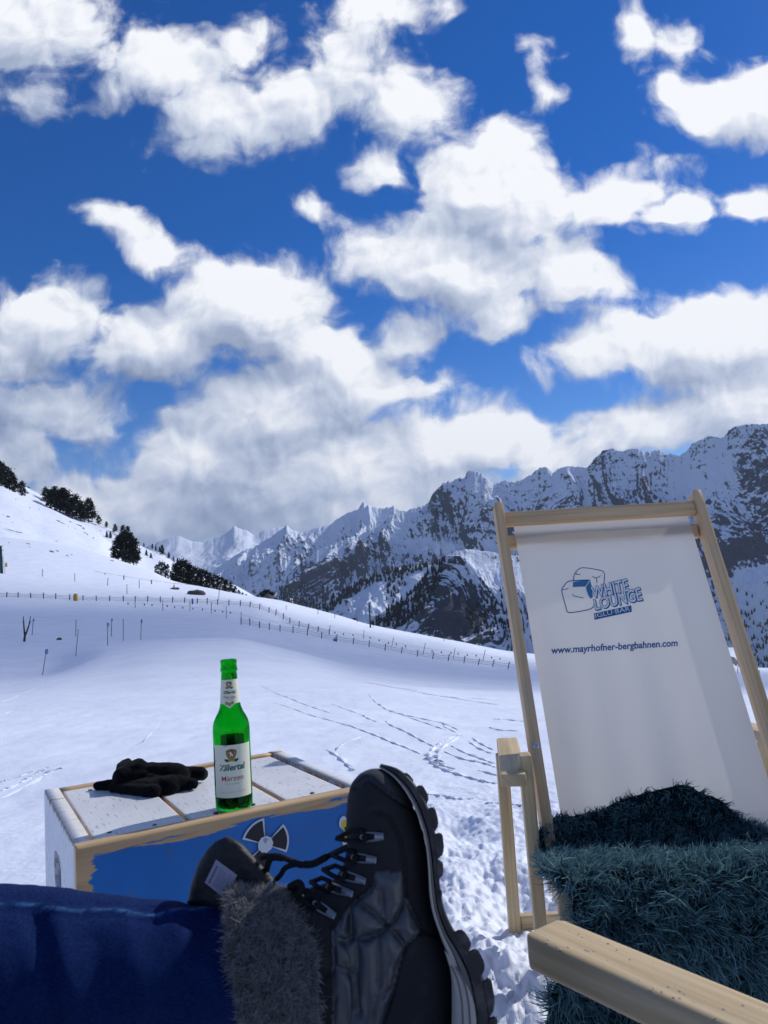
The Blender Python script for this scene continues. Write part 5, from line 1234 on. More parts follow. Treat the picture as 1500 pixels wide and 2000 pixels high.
# ------------------------------------------------------------------ ski tracks in the snow
def build_tracks():
    S = lambda pts: [(500 + x / 2.727, 1300 + y / 2.727) for x, y in pts]; T = lambda pts: [(x / 3.488, 1280 + y / 3.488) for x, y in pts]
    lines = [(S(p), w) for p, w in (
        ([(20, 105), (110, 150), (180, 175), (250, 205), (330, 232), (405, 257)], .8), ([(600, 150), (625, 185), (665, 215), (705, 240), (780, 262), (860, 280), (1000, 310), (1080, 345)], 1), ([(565, 262), (590, 280), (640, 300)], 1),
        ([(480, 312), (560, 345), (640, 375), (720, 410), (800, 440), (880, 475)], 1), ([(690, 295), (720, 320), (800, 355), (880, 400), (950, 435)], 1), ([(740, 250), (850, 290), (940, 320), (1010, 345)], .8), ([(405, 205), (470, 230), (560, 262)], .6), ([(100, 200), (200, 232), (300, 268), (420, 300), (530, 335)], .6),
        ([(1090, 365), (1010, 400), (950, 440), (920, 480), (930, 515), (970, 545), (1050, 575), (1150, 605), (1240, 625), (1330, 640)], 1.2), ([(1095, 372), (1020, 420), (975, 460), (968, 500), (990, 530), (1060, 555)], 1.2), ([(1130, 400), (1180, 440), (1250, 470)], .8), ([(1150, 385), (1200, 420), (1260, 450)], .8),
        ([(1040, 430), (1120, 470), (1200, 500), (1270, 525)], .8), ([(1000, 460), (1100, 500), (1200, 520), (1275, 545)], .8), ([(600, 370), (480, 410), (430, 450), (420, 480)], .7), ([(375, 450), (440, 490), (490, 540), (510, 565)], 1.3), ([(900, 685), (1000, 700), (1080, 715), (1160, 712)], 1), ([(1220, 735), (1340, 740), (1420, 752)], .9), ([(1250, 285), (1340, 290), (1440, 300)], .8),
        ([(1000, 310), (1010, 330), (1070, 360)], .7), ([(1240, 330), (1300, 345), (1400, 350)], .6), ([(1180, 560), (1300, 590), (1440, 612)], .8), ([(420, 60), (700, 110), (900, 140)], .7), ([(620, 95), (900, 150), (1150, 190), (1330, 215)], .7), ([(1440, 380), (1500, 392)], .8), ([(1440, 430), (1510, 450)], .8), ([(880, 150), (1050, 170), (1250, 180)], .6))]
    lines += [(T(p), w) for p, w in (([(-60, 950), (120, 880), (260, 800), (340, 762)], 1), ([(-60, 1010), (150, 905), (330, 800), (420, 770)], 1.1), ([(-60, 880), (100, 840), (280, 770)], .8), ([(-40, 330), (60, 300), (180, 250), (320, 190), (420, 150)], .8), ([(-40, 230), (60, 195), (150, 160)], .9), ([(60, 90), (120, 122), (180, 160)], 1.1), ([(-40, 420), (80, 380), (170, 350)], .6), ([(880, 640), (960, 600), (1000, 560), (1090, 460)], .5))]
    V, F = [], []
    for pts, w in lines:
        q = smooth_pts(pts, 26); G = [ground_hit(x, y) for x, y in q]
        if max(g.y for g in G) > 60: G = [g for g in G if g.y < 60]
        n = len(G); zz = np.array([g.z for g in G]); 
        for g, z_ in zip(G, zz): g.z = z_ + .004
        b0 = len(V)
        for i, g in enumerate(G):
            t = (G[min(i + 1, n - 1)] - G[max(i - 1, 0)]); t.z = 0; t.normalize(); s = Vector((-t.y, t.x, 0)); s = s if s.y < 0 else -s      # s: towards the lens
            fade = math.sin(math.pi * (i + .5) / n) ** .5 * (.55 + .45 * math.sin(i * .35 + pts[0][0])); k = w * fade * (.6 + .055 * min(g.y, 14))
            for a, h in ((-.050, -.020), (-.016, .008), (.002, .015), (.010, .010), (.016, -.022)):
                p = g + s * (a * k * 1.1); V.append((p.x, p.y, g.z + h * k * .72))
        for i in range(n - 1):
            for k in range(4): a = b0 + i * 5 + k; F.append([a, a + 1, a + 6, a + 5])
    tag(link('snow_tracks', from_np('snow_tracks', V, F), M_SNOW), kind='structure')
build_tracks()

# ------------------------------------------------------------------ piste poles, signs, fences, drag lift
M_POLE = flat_mat('weathered_pole', (.16, .12, .10), .8); M_POST = flat_mat('blue_grey_post', (.020, .030, .070), .7); M_NET = flat_mat('grey_netting', (.22, .25, .33), .9); M_TEAL = flat_mat('dark_teal_steel', (.012, .055, .060), .6); M_NAVY = flat_mat('tarred_pole', (.020, .028, .040), .7)
M_SIGNB = flat_mat('sign_blue', (.006, .075, .36), .5); M_SIGNW = flat_mat('sign_white', (.75, .76, .78), .5); M_YEL = flat_mat('yellow_padding', (.50, .30, .03), .7); M_BLUEP = flat_mat('blue_board', (.01, .16, .42), .6); M_CABLE = flat_mat('lift_cable', (.06, .065, .08), .6)
def at_ground(px, py, lo=12.0, sink=.0):
    p = ground_hit(px, py, lo, 420); return p
def stick(x0, y0, x1, y1, name, label, cat, group, r=None, mat_=M_POLE, d=None):
    """pole whose foot is seen at (x1, y1) and top at (x0, y0)"""
    b = at_ground(x1, y1) if d is None else P(x1, y1, d); t = P(x0, y0, b.y); o = MB().tube([b - (t - b) * .08, t], r or max(.022, b.y * .0004), 6).build(name, mat_)
    return tag(o, label, cat, group), b, t
G1 = 'thin marker poles standing in the snow'
for x0, y0, x1, y1, lb in ((153, 1229, 148, 1282, 'thin leaning marker pole in front of the round blue signs on the left'), (240.7, 1208, 240.7, 1252, 'tall upright marker pole between two round blue signs'), (148.5, 1210, 148, 1243, 'faint marker pole behind the leaning pole on the left'),
        (248, 1141, 248, 1161, 'dark marker pole just above the left fence'), (211, 1128, 210, 1144, 'thin pole on the slope above the left fence, left of the dark one'), (146, 1120, 146, 1136, 'thin pole high on the left slope over the yellow pad'), (83, 1111, 83, 1126, 'thin pole highest on the left slope under the lift cable'), (272, 1132, 272, 1149, 'thin pole on the slope right of the dark marker pole'),
        (264, 1169, 264, 1187, 'marker pole at the left fence, leftmost of the row below it'), (318, 1171, 318, 1192, 'marker pole at the left fence, second of the row below it'), (371, 1173, 371, 1194, 'marker pole beside the blue board at the left fence'), (413, 1176, 413, 1198, 'marker pole under the fence between the blue board and the bottle'), (442, 1184, 442, 1208, 'marker pole above the bottle mouth'),
        (471, 1195, 471, 1218, 'marker pole at the left end of the lower fence'), (429, 1143, 427, 1171, 'slender pole by the dark pine wood on the left ridge'), (559, 1182, 559, 1190, 'short pole on the snow ridge by the boulder and bushes'), (621, 1190, 621, 1200, 'short pole on the snow ridge left of the round bush'), (654, 1197, 654, 1207, 'short pole on the snow ridge under the wooded spur'),
        (698, 1205, 698, 1216, 'short pole on the snow ridge beside the round bush'), (770, 1214, 770, 1224, 'short pole on the snow ridge right of the lift pylon'), (645, 1221, 643, 1239, 'leaning pole where the two fences meet'), (711, 1230, 710, 1248, 'pole below the tarred lift pylon'), (769, 1245, 765, 1264, 'leaning pole above the middle of the lower fence'),
        (831, 1256, 826, 1279, 'leaning pole above the lower fence, under the rocky knoll'), (889, 1266, 885, 1287, 'leaning pole above the lower fence, second from the deck chair'), (948, 1269, 943, 1291, 'leaning pole above the lower fence nearest the deck chair'), (867, 1240, 867, 1252, 'thin pole on the snow ridge under the dark cliff'), (935, 1251, 935, 1261, 'thin pole on the snow ridge nearest the deck chair'),
        (1441, 1303, 1441, 1316, 'small pole on the far snow just right of the deck chair post'), (1483, 1309, 1483, 1319, 'small pole on the far snow at the right edge of the picture')):
    stick(x0, y0, x1, y1, 'marker_pole', lb, 'pole', G1)
def sign(dx, dy, bx, by, r, label, lean=0):
    b = at_ground(bx, by); t = P(dx, dy, b.y); root = empty('piste_sign', b); tag(root, label, 'sign', 'round blue piste signs')
    MB().tube([b - (t - b) * .08, t + (t - b) * .05], max(.02, b.y * .00042), 6).build('pole', M_POLE, root)
    R_ = r / FPX * b.y; n = Vector((-t.x * .3, -1, 0)).normalized(); q = n.to_track_quat('Z', 'Y').to_matrix().to_4x4(); q.translation = t + n * .04
    dsc = MB().lathe([(.0001, -.012), (R_, -.012), (R_, .008), (R_ * .97, .012), (.0001, .012)], 28, q).build('disc', M_SIGNB, root, smooth=False)
    sh = Sheet(); f = lambda x, y, o=.015: tuple(q @ Vector((-x * R_ if False else x * R_, y * R_, o)))
    for pts in ([(-.10, .46), (.10, .46), (.12, .62), (0, .72), (-.12, .62)], [(-.18, .38), (.20, .36), (.14, -.10), (-.16, -.10)], [(-.16, -.10), (.02, -.10), (-.22, -.66), (-.38, -.60)], [(.0, -.10), (.14, -.10), (.36, -.60), (.20, -.66)], [(.18, .34), (.46, .06), (.38, -.02), (.12, .20)], [(-.18, .36), (-.42, .10), (-.34, .02), (-.14, .20)]):
        sh.add([f(x * .72, y * .72) for x, y in pts], [list(range(len(pts)))], 0)
    sh.build('pictogram', [M_SIGNW], dsc)
sign(65, 1211, 62.7, 1241, 2.9, 'small round blue sign on a pole beside the forked branch')
sign(218, 1211, 217.5, 1243, 3.2, 'round blue sign on a pole just behind and right of another blue sign')
sign(210, 1220, 210, 1261, 4.0, 'round blue sign on a thin pole, standing before another blue sign')
sign(276, 1213, 275, 1250, 3.7, 'round blue sign on a double pole right of the tall marker pole')
sign(90, 1272.5, 83, 1319, 4.9, 'nearest round blue sign on a leaning pole at the left')
def fence(name, label, posts, hpx, lean, d0, d1):
    pts = []
    for i, (x, y) in enumerate(posts):
        p = at_ground(x, y); pts.append(p)
    root = empty(name, pts[0]); tag(root, label, 'fence'); tops = []
    for (x, y), b in zip(posts, pts):
        ln = lean * (x - posts[0][0]) / (posts[-1][0] - posts[0][0]); t = P(x + ln + random.uniform(-.6, .6), y - hpx * random.uniform(.92, 1.08), b.y); tops.append(t)
        MB().tube([b - (t - b) * .1, t], b.y * .00060, 6).build('post', M_POST, root)
    mb = MB()
    for f in (.30, .52, .76):
        line = []
        for i in range(len(pts) - 1):
            for k in range(4):
                u = k / 4; a = pts[i].lerp(tops[i], f); b = pts[i + 1].lerp(tops[i + 1], f); q = a.lerp(b, u); q.z -= .13 * math.sin(math.pi * u); line.append(q)
        line.append(pts[-1].lerp(tops[-1], f)); mb.tube(line, [p.y * .00021 for p in line], 4)
    mb.build('net', M_NET, root)
fence('snow_fence', 'long low net fence on blue posts crossing the left slope and curving down', [(-28, 1166), (-4, 1166.4), (13, 1166.8), (35, 1167.5), (60, 1168.5), (85, 1169.5), (109, 1170.5), (136, 1172), (162, 1173.4), (188, 1174), (214, 1174.5), (240.7, 1175), (264, 1175.6), (288, 1176), (313, 1176.8), (337, 1177.5), (360, 1178), (385, 1179), (404.5, 1180), (425, 1181.5), (447, 1183), (469, 1184), (488, 1186), (507, 1190.5), (525, 1197), (538.5, 1202.5), (553, 1209.5), (566, 1218), (583.6, 1225), (602, 1229), (621, 1235), (643, 1240)], 11.5, 1.0, 170, 140)
fence('snow_fence', 'net fence on leaning blue posts running down towards the deck chair', [(471, 1220), (488, 1222), (507, 1227), (526, 1231), (547, 1234), (572, 1237), (600, 1241.5), (628, 1248), (657.5, 1253.5), (689.5, 1258.5), (720.7, 1264), (752, 1271), (784, 1276.5), (815, 1282.7), (845, 1287.5), (875, 1291.5), (906, 1295), (934, 1299), (962, 1302.6), (992, 1307), (1021, 1311)], 14, 3.0, 140, 130)
# drag lift: cable with hangers, pylon, end tower
def drag_lift():
    hi = [(-30, 1068), (0, 1074), (45, 1085), (119, 1100), (205, 1119), (299, 1134), (358, 1141), (429, 1144)]
    line = [P(x, y, 250 - .12 * x) for x, y in smooth_pts(hi, 6)]
    root = empty('drag_lift', line[0]); tag(root, 'drag lift cable with small hanging bars crossing the upper left slope', 'ski lift')
    MB().tube(line, .028, 5).build('cable', M_CABLE, root)
    for x, y in ((30, 1089), (48, 1092), (119, 1104), (150, 1109), (205, 1119), (242, 1123), (296, 1132), (340, 1142)):
        a = P(x, float(np.interp(x, [p[0] for p in hi], [p[1] for p in hi])), 250 - .12 * x); b = P(x, y + 7, 250 - .12 * x)
        MB().tube([a, b], .03, 5).tube([b - Vector((0, 0, -.9)), b - Vector((0, 0, .25))], .16, 6).build('hanger', M_CABLE, root)
    lo = [(250, 1180), (300, 1183), (344, 1186), (400, 1191), (450, 1199), (520, 1214), (600, 1227), (654, 1236), (720, 1246), (792, 1262), (844, 1271), (905, 1277), (960, 1284), (1000, 1289)]
    rope = [P(x, y - 3, 150) for x, y in smooth_pts(lo, 5)]; r2 = empty('rope_tow', rope[0]); tag(r2, 'low rope tow with a row of small dark handles beside the fences', 'ski lift')
    MB().tube(rope, .012, 4).build('rope', M_NET, r2)
    for x, y in ((250, 1179), (282, 1181), (297, 1182), (326.5, 1184), (341, 1186), (357, 1187), (377, 1189), (395.5, 1190.5), (420, 1193.5), (435, 1195), (450, 1197), (461, 1206), (654, 1236), (671, 1238.7), (689.5, 1240.5), (723, 1246), (740.6, 1250.6), (758.5, 1256), (774, 1258.7), (792, 1262.6), (844, 1272), (862, 1274), (881, 1275.6), (895, 1277), (912.6, 1279.4), (930, 1280.6), (960, 1284.4), (976.6, 1287)):
        p = P(x, y, 149.8); MB().tube([p + Vector((0, 0, .22)), p + Vector((0, 0, .12)), p - Vector((0, 0, .16))], [.02, .13, .10], 6).build('handle', M_CABLE, r2)
drag_lift()
def pylon(x0, y0, x1, y1, name, label, r, m, arm):
    b = at_ground(x1, y1); t = P(x0, y0, b.y); root = empty(name, b); tag(root, label, 'pylon'); u = (t - b)
    MB().tube([b - u * .06, b + u * .8, t], [r, r * .85, r * .7], 8).build('mast', m, root)
    mb = MB(); k = b.y / FPX
    for f, w in arm: mb.beam(b + u * f - Vector((w[0] * k, 0, 0)), b + u * f + Vector((w[1] * k, 0, 0)), .12, .14, (0, 1, 0))
    mb.build('cross_arm', m, root)
    mb = MB(); off = Vector((4.5 * k, .2, 0))
    for s_ in (0, .22): mb.tube([b + off + Vector((s_, 0, 0)), b + u * .62 + off * .6 + Vector((s_, 0, 0))], .022, 5)
    for i in range(12): q = b.lerp(b + u * .62, i / 12) + off.lerp(off * .6, i / 12); mb.tube([q, q + Vector((.22, 0, 0))], .018, 4)
    mb.build('ladder', m, root)
pylon(721, 1177, 723.5, 1226, 'lift_pylon', 'tall dark lift pylon on the snow ridge between bottle and deck chair', .22, M_NAVY, ((.97, (3, 3)), (.86, (2, 5))))
pylon(1, 1066, 3, 1120, 'lift_pylon', 'teal lift pylon cut by the left edge of the picture', .42, M_TEAL, ((.99, (1, 5)), (.84, (4, 6)), (.92, (3, 3))))
# padding, boards and small things by the fences
def pad(x, y, w, h, name, label, cat, m):
    b = at_ground(x, y) + Vector((0, -.35, 0)); k = b.y / FPX; mb = MB(); mb.lathe([(w * k * .5, -.3), (w * k * .52, h * k * .3), (w * k * .5, h * k * .82), (w * k * .34, h * k), (.01, h * k * 1.01)], 12, Matrix.Translation(b)); tag(mb.build(name, m), label, cat)
pad(149, 1173.5, 8, 14, 'padded_post', 'yellow padded post in the left fence', 'padding', M_YEL)
pad(13.5, 1107, 4, 8, 'padded_post', 'small yellow padded post high on the left slope', 'padding', M_YEL)
b = at_ground(377, 1180) + Vector((0, -.4, 0)); k = b.y / FPX; mb = MB(); mb.box((-1.6 * k, -.06, -.2), (1.6 * k, .06, 11 * k), Matrix.Translation(b)).bevel(.03, 2); tag(mb.build('blue_board', M_BLUEP), 'upright blue board at the left fence', 'board')
b = at_ground(655, 1252) + Vector((0, -.5, 0)); k = b.y / FPX; mb = MB(); mb.box((-3.2 * k, -.12, -.1), (.6 * k, .12, 5.5 * k), Matrix.Translation(b)).box((.9 * k, -.08, -.1), (2.0 * k, .08, 9 * k), Matrix.Translation(b)); tag(mb.build('blue_box', M_BLUEP), 'small blue box at a post of the lower fence', 'box')
def branch():
    b = at_ground(47.4, 1253.5); f = lambda x, y, dd=0: P(x, y, b.y + dd)
    mb = MB(); mb.tube([b - Vector((0, 0, .2)), f(48, 1246), f(49, 1240)], [.13, .12, .11], 7); mb.tube([f(48.6, 1242), f(47.0, 1228), f(46.2, 1215), f(45.6, 1204)], [.10, .08, .065, .035], 6); mb.tube([f(49, 1241), f(52.5, 1233, .1), f(57, 1220, .2), f(58.4, 1212, .2), f(59.7, 1203, .2)], [.10, .085, .065, .05, .025], 6); mb.tube([f(57, 1220, .2), f(60.4, 1213, .3)], [.04, .02], 5)
    tag(mb.build('forked_branch', flat_mat('dead_wood', (.060, .050, .048), .9)), 'bare forked branch standing in the snow on the left', 'branch')
branch()
M_STONE, t, b_ = mat('lichen_rock', (.13, .12, .11), .9, .2); oc = t.coord('Object'); n_ = t.noise(oc, .9, 6, .65); t.l.new(t.mix(n_, (.035, .032, .034), (.16, .145, .12)), b_.inputs['Base Color']); t.l.new(t.bump(n_, .8, .3), b_.inputs['Normal'])
def rock(px, py, wpx, hpx, label, d=None, seed=0):
    c = at_ground(px, py) if d is None else P(px, py, d); k = c.y / FPX; bm = bmesh.new(); bmesh.ops.create_icosphere(bm, subdivisions=4, radius=1); V = np.array([v.co[:] for v in bm.verts])
    n = fbm(V[:, 0] * 1.3 + seed, V[:, 1] * 1.3 + V[:, 2] * 1.1, 4); r = 1 + .28 * n; V = V * r[:, None] * np.array([wpx * k / 2, wpx * k / 2.4, hpx * k * .8]); V[:, 2] += hpx * k * .2
    for v, p in zip(bm.verts, V): v.co = Vector(p) + c
    me = bpy.data.meshes.new('boulder'); bm.to_mesh(me); bm.free(); o = link('boulder', me, M_STONE); autosmooth(o, 40); tag(o, label, 'rock')
rock(384, 1161, 36, 9, 'grey boulder in the snow at the foot of the dark pine wood', seed=1.7)
rock(524, 1177, 27, 13, 'brown-grey boulder on the snow ridge below the bushes', d=292, seed=4)
rock(115, 1250, 10, 4.5, 'small stone poking out of the snow near the forked branch', seed=7)
rock(341, 1151, 16, 4, 'low dark rock showing through the snow left of the big boulder', seed=9)
def patches():
    V, F = [], []; n = 12
    pl = [(370, 465, 50, 14), (345, 528, 40, 8), (300, 385, 40, 14), (310, 597, 18, 8), (412, 612, 18, 6), (300, 705, 22, 8), (85, 690, 40, 14), (35, 670, 14, 6), (165, 512, 10, 12), (130, 750, 8, 10), (600, 735, 60, 12), (640, 755, 60, 14), (670, 770, 40, 10), (735, 743, 30, 8), (710, 800, 36, 16), (820, 780, 70, 16), (845, 790, 40, 10), (770, 810, 50, 8), (800, 838, 24, 8), (835, 838, 30, 8), (872, 815, 30, 22), (880, 860, 50, 16), (910, 880, 40, 18), (760, 860, 40, 8), (975, 915, 18, 16), (120, 835, 150, 8), (200, 855, 80, 9), (300, 975, 70, 10), (310, 1010, 40, 6), (540, 1055, 80, 22), (600, 1050, 50, 12), (705, 1098, 40, 10), (750, 1090, 36, 8), (1030, 1080, 40, 10), (1055, 1087, 40, 14), (1170, 1150, 44, 14), (1265, 1155, 60, 14), (745, 1010, 26, 8), (95, 962, 20, 8), (950, 740, 60, 16), (1050, 840, 30, 10), (1420, 955, 40, 8), (460, 870, 20, 4), (590, 945, 20, 5)]
    for i, (x, y, w, h) in enumerate(pl):
        px, py = x / 5.357, 880 + y / 5.357; 
        # on whichever of the three snow slopes is seen there
        sh_y = np.interp(px, [p[0] for p in SHOULDER], [p[1] for p in SHOULDER]); fr_y = np.interp(px, [0, 60, 110, 180, 250, 300, 340], [1051, 1057, 1065, 1079, 1101, 1119, 1138]); bk_y = np.interp(px, [p[0] for p in BACKHILL], [p[1] for p in BACKHILL])
        d = None if py > fr_y + 1 else (400 - 70 * (py - sh_y) / 90 if py > sh_y + 1 else 520 - 120 * (py - bk_y) / 75)
        if d is not None: d = d - 3.0
        rs = random.Random(i); b0 = len(V); m = rs.uniform(.8, 1.2); ws, hs = w / 5.357 / 2, h / 5.357 / 2
        for ring, rr in ((0, 1.0), (1, .5)):
            for k in range(n):
                a = 2 * math.pi * k / n; q = (.65 + .5 * rs.random()) * rr; X_, Y_ = px + ws * math.cos(a) * q, py + hs * math.sin(a) * q + .28 * ws * math.cos(a) * q
                p = (at_ground(X_, Y_) if d is None else P(X_, Y_, d)); g = p - (p - CAMP).normalized() * (.25 + .25 * ring); V.append(g[:])
        for k in range(n): F.append([b0 + k, b0 + (k + 1) % n, b0 + n + (k + 1) % n, b0 + n + k])
        c = Vector(np.mean(V[b0 + n:], 0)); V.append(c[:]); 
        for k in range(n): F.append([b0 + n + k, b0 + n + (k + 1) % n, len(V) - 1, len(V) - 1])
    me = bpy.data.meshes.new('bare_ground_patches'); me.from_pydata(V, [], [f if f[2] != f[3] else f[:3] for f in F]); me.update()
    tag(link('bare_ground_patches', me, flat_mat('heather_and_rock', (.050, .043, .040), .9)), kind='stuff')
patches()

# ------------------------------------------------------------------ trees
def foliage_material(name, c1, c2):
    m, t, b = mat(name, c1, .8, .15); r, _ = t.attr('rnd'); t.l.new(t.mix(r, c1, c2), b.inputs['Base Color'])
    return m
M_PINE = foliage_material('pine_needles', (.006, .010, .009), (.024, .030, .020)); M_BARK = flat_mat('pine_bark', (.045, .032, .025), .9)
def pine_proto(seed, h, w, style):
    """stone pine: trunk, short limbs, rounded crown of leaf clumps with gaps"""
    rs = np.random.RandomState(seed); root = empty('stone_pine', (0, 0, 0))
    MB().tube([(0, 0, -.6), (0, 0, h * .3), (rs.normal() * .1, 0, h * .65), (rs.normal() * .15, 0, h * .93)], [h * .026, h * .022, h * .014, h * .004], 7).build('trunk', M_BARK, root)
    V, F, Rn = [], [], []; nc = 60 if style != 'cone' else 110
    for k in range(nc):
        u = (k + .5) / nc; z = h * (.10 + .88 * u) if style != 'crown' else h * (.22 + .77 * u)
        env = {'crown': math.sin(math.pi * min(1, .16 + .84 * u) ** .85) ** .65, 'cone': (1 - u) ** .8 * .95 + .06, 'mass': (1 - u ** 2.2) ** .6 * .9 + .12}[style]
        a = rs.rand() * 6.283; rr = w / 2 * env * (.35 + .65 * rs.rand() ** .5) * (.75 + .5 * rs.rand()); c = np.array([math.cos(a) * rr, math.sin(a) * rr, z + rs.normal() * h * .02]); s = h * (.055 + .035 * rs.rand()) * (.7 if style == 'cone' else 1); n = 22
        pts = c + rs.normal(size=(n, 3)) * np.array([s, s, s * .62]) * .72
        for p in pts:
            ax = rs.normal(size=3); ax /= np.linalg.norm(ax); t = np.cross(ax, rs.normal(size=3)); t /= np.linalg.norm(t) + 1e-9; bt = np.cross(ax, t); q = s * (.26 + .34 * rs.rand()); b0 = len(V)
            V += [p + t * q, p + bt * q * .8, p - t * q * .9, p - bt * q * .7]; F.append([b0, b0 + 1, b0 + 2, b0 + 3]); Rn += [rs.rand() ** 1.6] * 4
    me = from_np('crown', V, F); attr(me, 'rnd', Rn); link('crown', me, M_PINE, root)
    return root
PROTO = {'crown': [pine_proto(s, 10, 4.6, 'crown') for s in (1, 2, 3)], 'cone': [pine_proto(s, 10, 4.6, 'cone') for s in (5, 6)], 'mass': [pine_proto(s, 10, 7.0, 'mass') for s in (8, 9)]}
USED = set()
def tree(px, py, hpx, d, style, label, group, squash=1.0):
    pr = random.choice(PROTO[style]); o = pr
    if pr.name in USED: o = copy_tree(pr)
    USED.add(pr.name); b = P(px, py, d); s = hpx / FPX * d / 10
    o.location = b; o.scale = (s * squash * random.uniform(.9, 1.1), s * squash * random.uniform(.9, 1.1), s); o.rotation_euler = (0, 0, random.uniform(0, 6.28)); tag(o, label, 'tree', group)
def dback(px, py): return 520 - 120 * (py - np.interp(px, [p[0] for p in BACKHILL], [p[1] for p in BACKHILL])) / 75 - 2
for x, y, h, lb, gr in [(x, y, h, 'dark stone pine in the clump cut by the left edge of the picture', 'pines at the left edge') for x, y, h in ((-8, 950, 52), (2, 955, 53), (10, 958, 47), (19, 962, 46), (27, 967, 38))] + [(43, 973, 33, 'single pine just right of the clump at the left edge', 'lone pines on the hill')] + \
        [(x, y, h, 'dark stone pine in the row of tall pines on the sunlit left ridge', 'row of pines on the ridge') for x, y, h in ((90, 984, 32), (99, 996, 40), (107, 1001, 50), (116, 1004, 46), (123, 1007, 54), (132, 1011, 52), (141, 1014, 40), (149, 1016, 50), (158, 1019, 36), (165, 1020, 34), (173, 1021, 47), (180, 1019, 34))] + \
        [(x, y, h, 'small dark pine on the ridge between the tall row and the big dark pines', 'small ridge pines') for x, y, h in ((193, 1026, 19), (208, 1032, 13), (225, 1042, 18), (241, 1050, 24), (250, 1054, 26), (258, 1058, 18))] + \
        [(x, y, h, 'tiny pine on the sunlit snow below the ridge', 'tiny pines on the sunlit snow') for x, y, h in ((209, 1052, 14), (216, 1054, 16), (272, 1080, 9), (286, 1087, 13), (295, 1093, 13), (317, 1084, 20), (312, 1079, 12), (330, 1091, 12), (339, 1097, 10), (347, 1102, 12), (298, 1072, 10), (304, 1076, 10), (302, 1088, 5), (281, 1068, 8))]:
    tree(x, y, h, float(dback(x, y)), 'cone' if h < 22 and 'tiny' in lb else 'crown', lb, gr)
for x, y, h in ((231, 1094, 44), (239, 1098, 56), (246, 1101, 60), (254, 1102, 56), (261, 1102, 44), (226, 1086, 22), (266, 1103, 26)): tree(x, y, h, 335 + random.uniform(-4, 4), 'mass', 'big dark pine in the dense clump at the end of the shaded hill', 'dense dark pines above the slope', .9)
for x, y, h in ((306, 1120, 20), (313, 1123, 28), (320, 1126, 30), (328, 1130, 30), (335, 1137, 24), (343, 1146, 46), (350, 1148, 54), (357, 1150, 58), (364, 1151, 58), (372, 1153, 54), (380, 1155, 50), (388, 1156, 48), (396, 1158, 48), (404, 1159, 46), (412, 1161, 44), (420, 1163, 42), (428, 1164, 41), (436, 1166, 40), (444, 1168, 38), (452, 1169, 34), (460, 1171, 28), (467, 1172, 22)):
    tree(x, y + 3, h, 326 + random.uniform(-6, 6), 'mass', 'dark pine in the dense wood descending along the left snow ridge', 'dense pine wood along the ridge', .62)
for x, y, h in ((474, 1172, 16), (481, 1173, 14), (488, 1174, 12), (496, 1175, 11), (504, 1177, 16), (511, 1179, 24), (518, 1180, 29), (526, 1181, 30), (533, 1182, 26), (540, 1183, 16), (548, 1184, 11)):
    tree(x, y + 2, h, 318 + random.uniform(-4, 4), 'mass', 'low dark pine bush on the snow ridge around the brown-grey boulder', 'low pines by the boulder', .9)
tree(692, 1219, 11, 262, 'mass', 'round dark bush peeping over the snow ridge left of the lift pylon', 'lone pines on the hill', 2.2)
tree(1016, 1284, 17, 225, 'mass', 'dark pine seen between the deck chair post and its canvas', 'lone pines on the hill', 1.1)
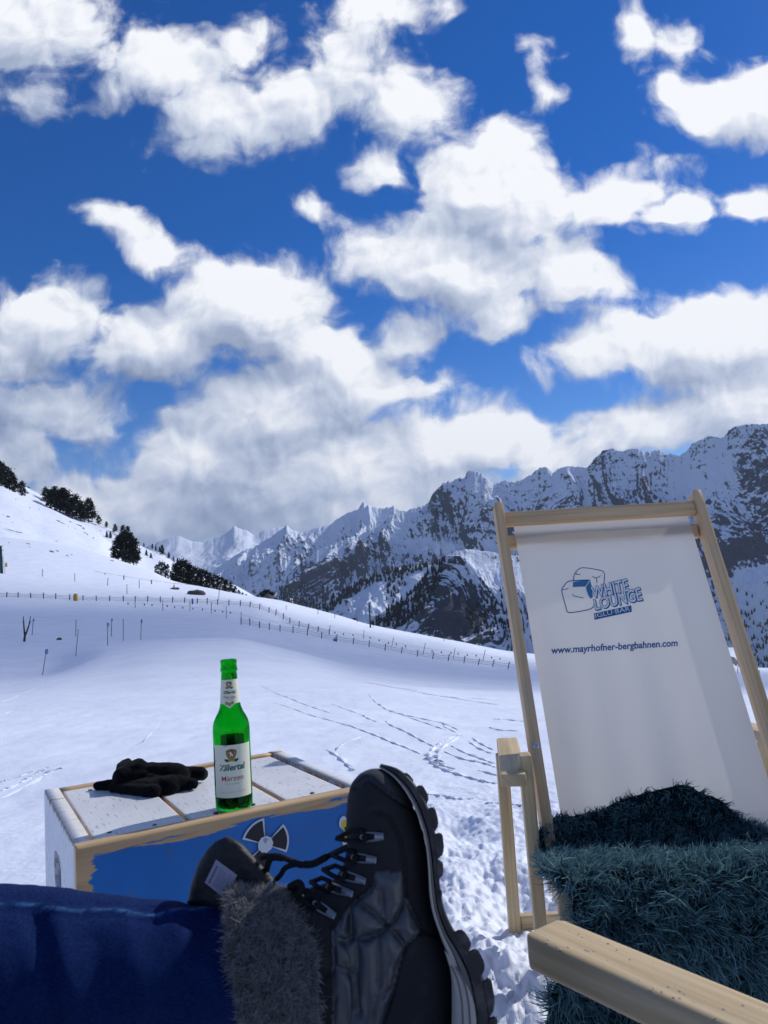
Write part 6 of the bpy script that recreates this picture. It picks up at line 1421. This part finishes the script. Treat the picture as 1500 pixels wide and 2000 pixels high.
def mountain_forest():
    rs = np.random.RandomState(4); V, F, Rn = [], [], []
    def add(p, h):
        b0 = len(V); r = h * rs.uniform(.16, .24); n = 5; a0 = rs.rand() * 6
        for z, rr in ((0.0, .55), (.18, 1.0), (.55, .62), (.5, .78)): 
            for k in range(n): a = a0 + 2 * math.pi * k / n; V.append(p + np.array([math.cos(a) * r * rr * rs.uniform(.7, 1.2), math.sin(a) * r * rr * rs.uniform(.7, 1.2), h * z]))
        V.append(p + np.array([rs.normal() * r * .1, 0, h])); V.append(p)
        for k in range(n):
            k2 = (k + 1) % n; F.append([b0 + k, b0 + k2, b0 + n + k2, b0 + n + k]); F.append([b0 + n + k, b0 + n + k2, b0 + 2 * n + k2, b0 + 2 * n + k]); F.append([b0 + 3 * n + k, b0 + 3 * n + k2, b0 + 4 * n, b0 + 4 * n])
        Rn.extend([rs.rand()] * (len(V) - b0))
    def scatter(layer, poly, count, h0, h1):
        Vv, PX, PY, _ = layer; X, Y = PX.ravel(), PY.ravel(); k = np.where(inside(X, Y, poly))[0]
        if len(k) == 0: return
        # spread evenly over the picture area, not over the mesh
        for i in rs.choice(k, min(count, len(k)), replace=False): add(Vv.reshape(-1, 3)[i] - np.array([0, 0, 1.0]), rs.uniform(h0, h1))
    scatter(WD, [(610, 1196), (650, 1168), (700, 1141), (755, 1113), (830, 1102), (900, 1096), (905, 1106), (830, 1114), (770, 1126), (720, 1146), (670, 1176), (640, 1200)], 230, 9, 18)
    scatter(WD, [(752, 1118), (800, 1112), (790, 1150), (770, 1178), (752, 1176)], 50, 9, 16)
    scatter(KN, [(715, 1230), (760, 1190), (811, 1150), (838, 1112), (872, 1090), (862, 1130), (845, 1170), (815, 1205), (770, 1232)], 330, 7, 13)
    scatter(MR, [(545, 1150), (585, 1140), (640, 1150), (660, 1185), (600, 1205), (555, 1195)], 260, 12, 24)
    scatter(MR, [(1372, 1200), (1402, 1210), (1412, 1315), (1390, 1315)], 120, 10, 18); scatter(MR, [(1420, 1140), (1500, 1180), (1510, 1315), (1425, 1315)], 130, 8, 15)
    scatter(KN, [(900, 1200), (985, 1150), (1005, 1260), (930, 1250)], 90, 6, 11)
    me = bpy.data.meshes.new('mountain_forest'); me.from_pydata([tuple(p) for p in V], [], [f if f[2] != f[3] else f[:3] for f in F]); me.update(); attr(me, 'rnd', Rn)
    tag(link('mountain_forest', me, M_PINE, smooth=False), kind='stuff')
mountain_forest()
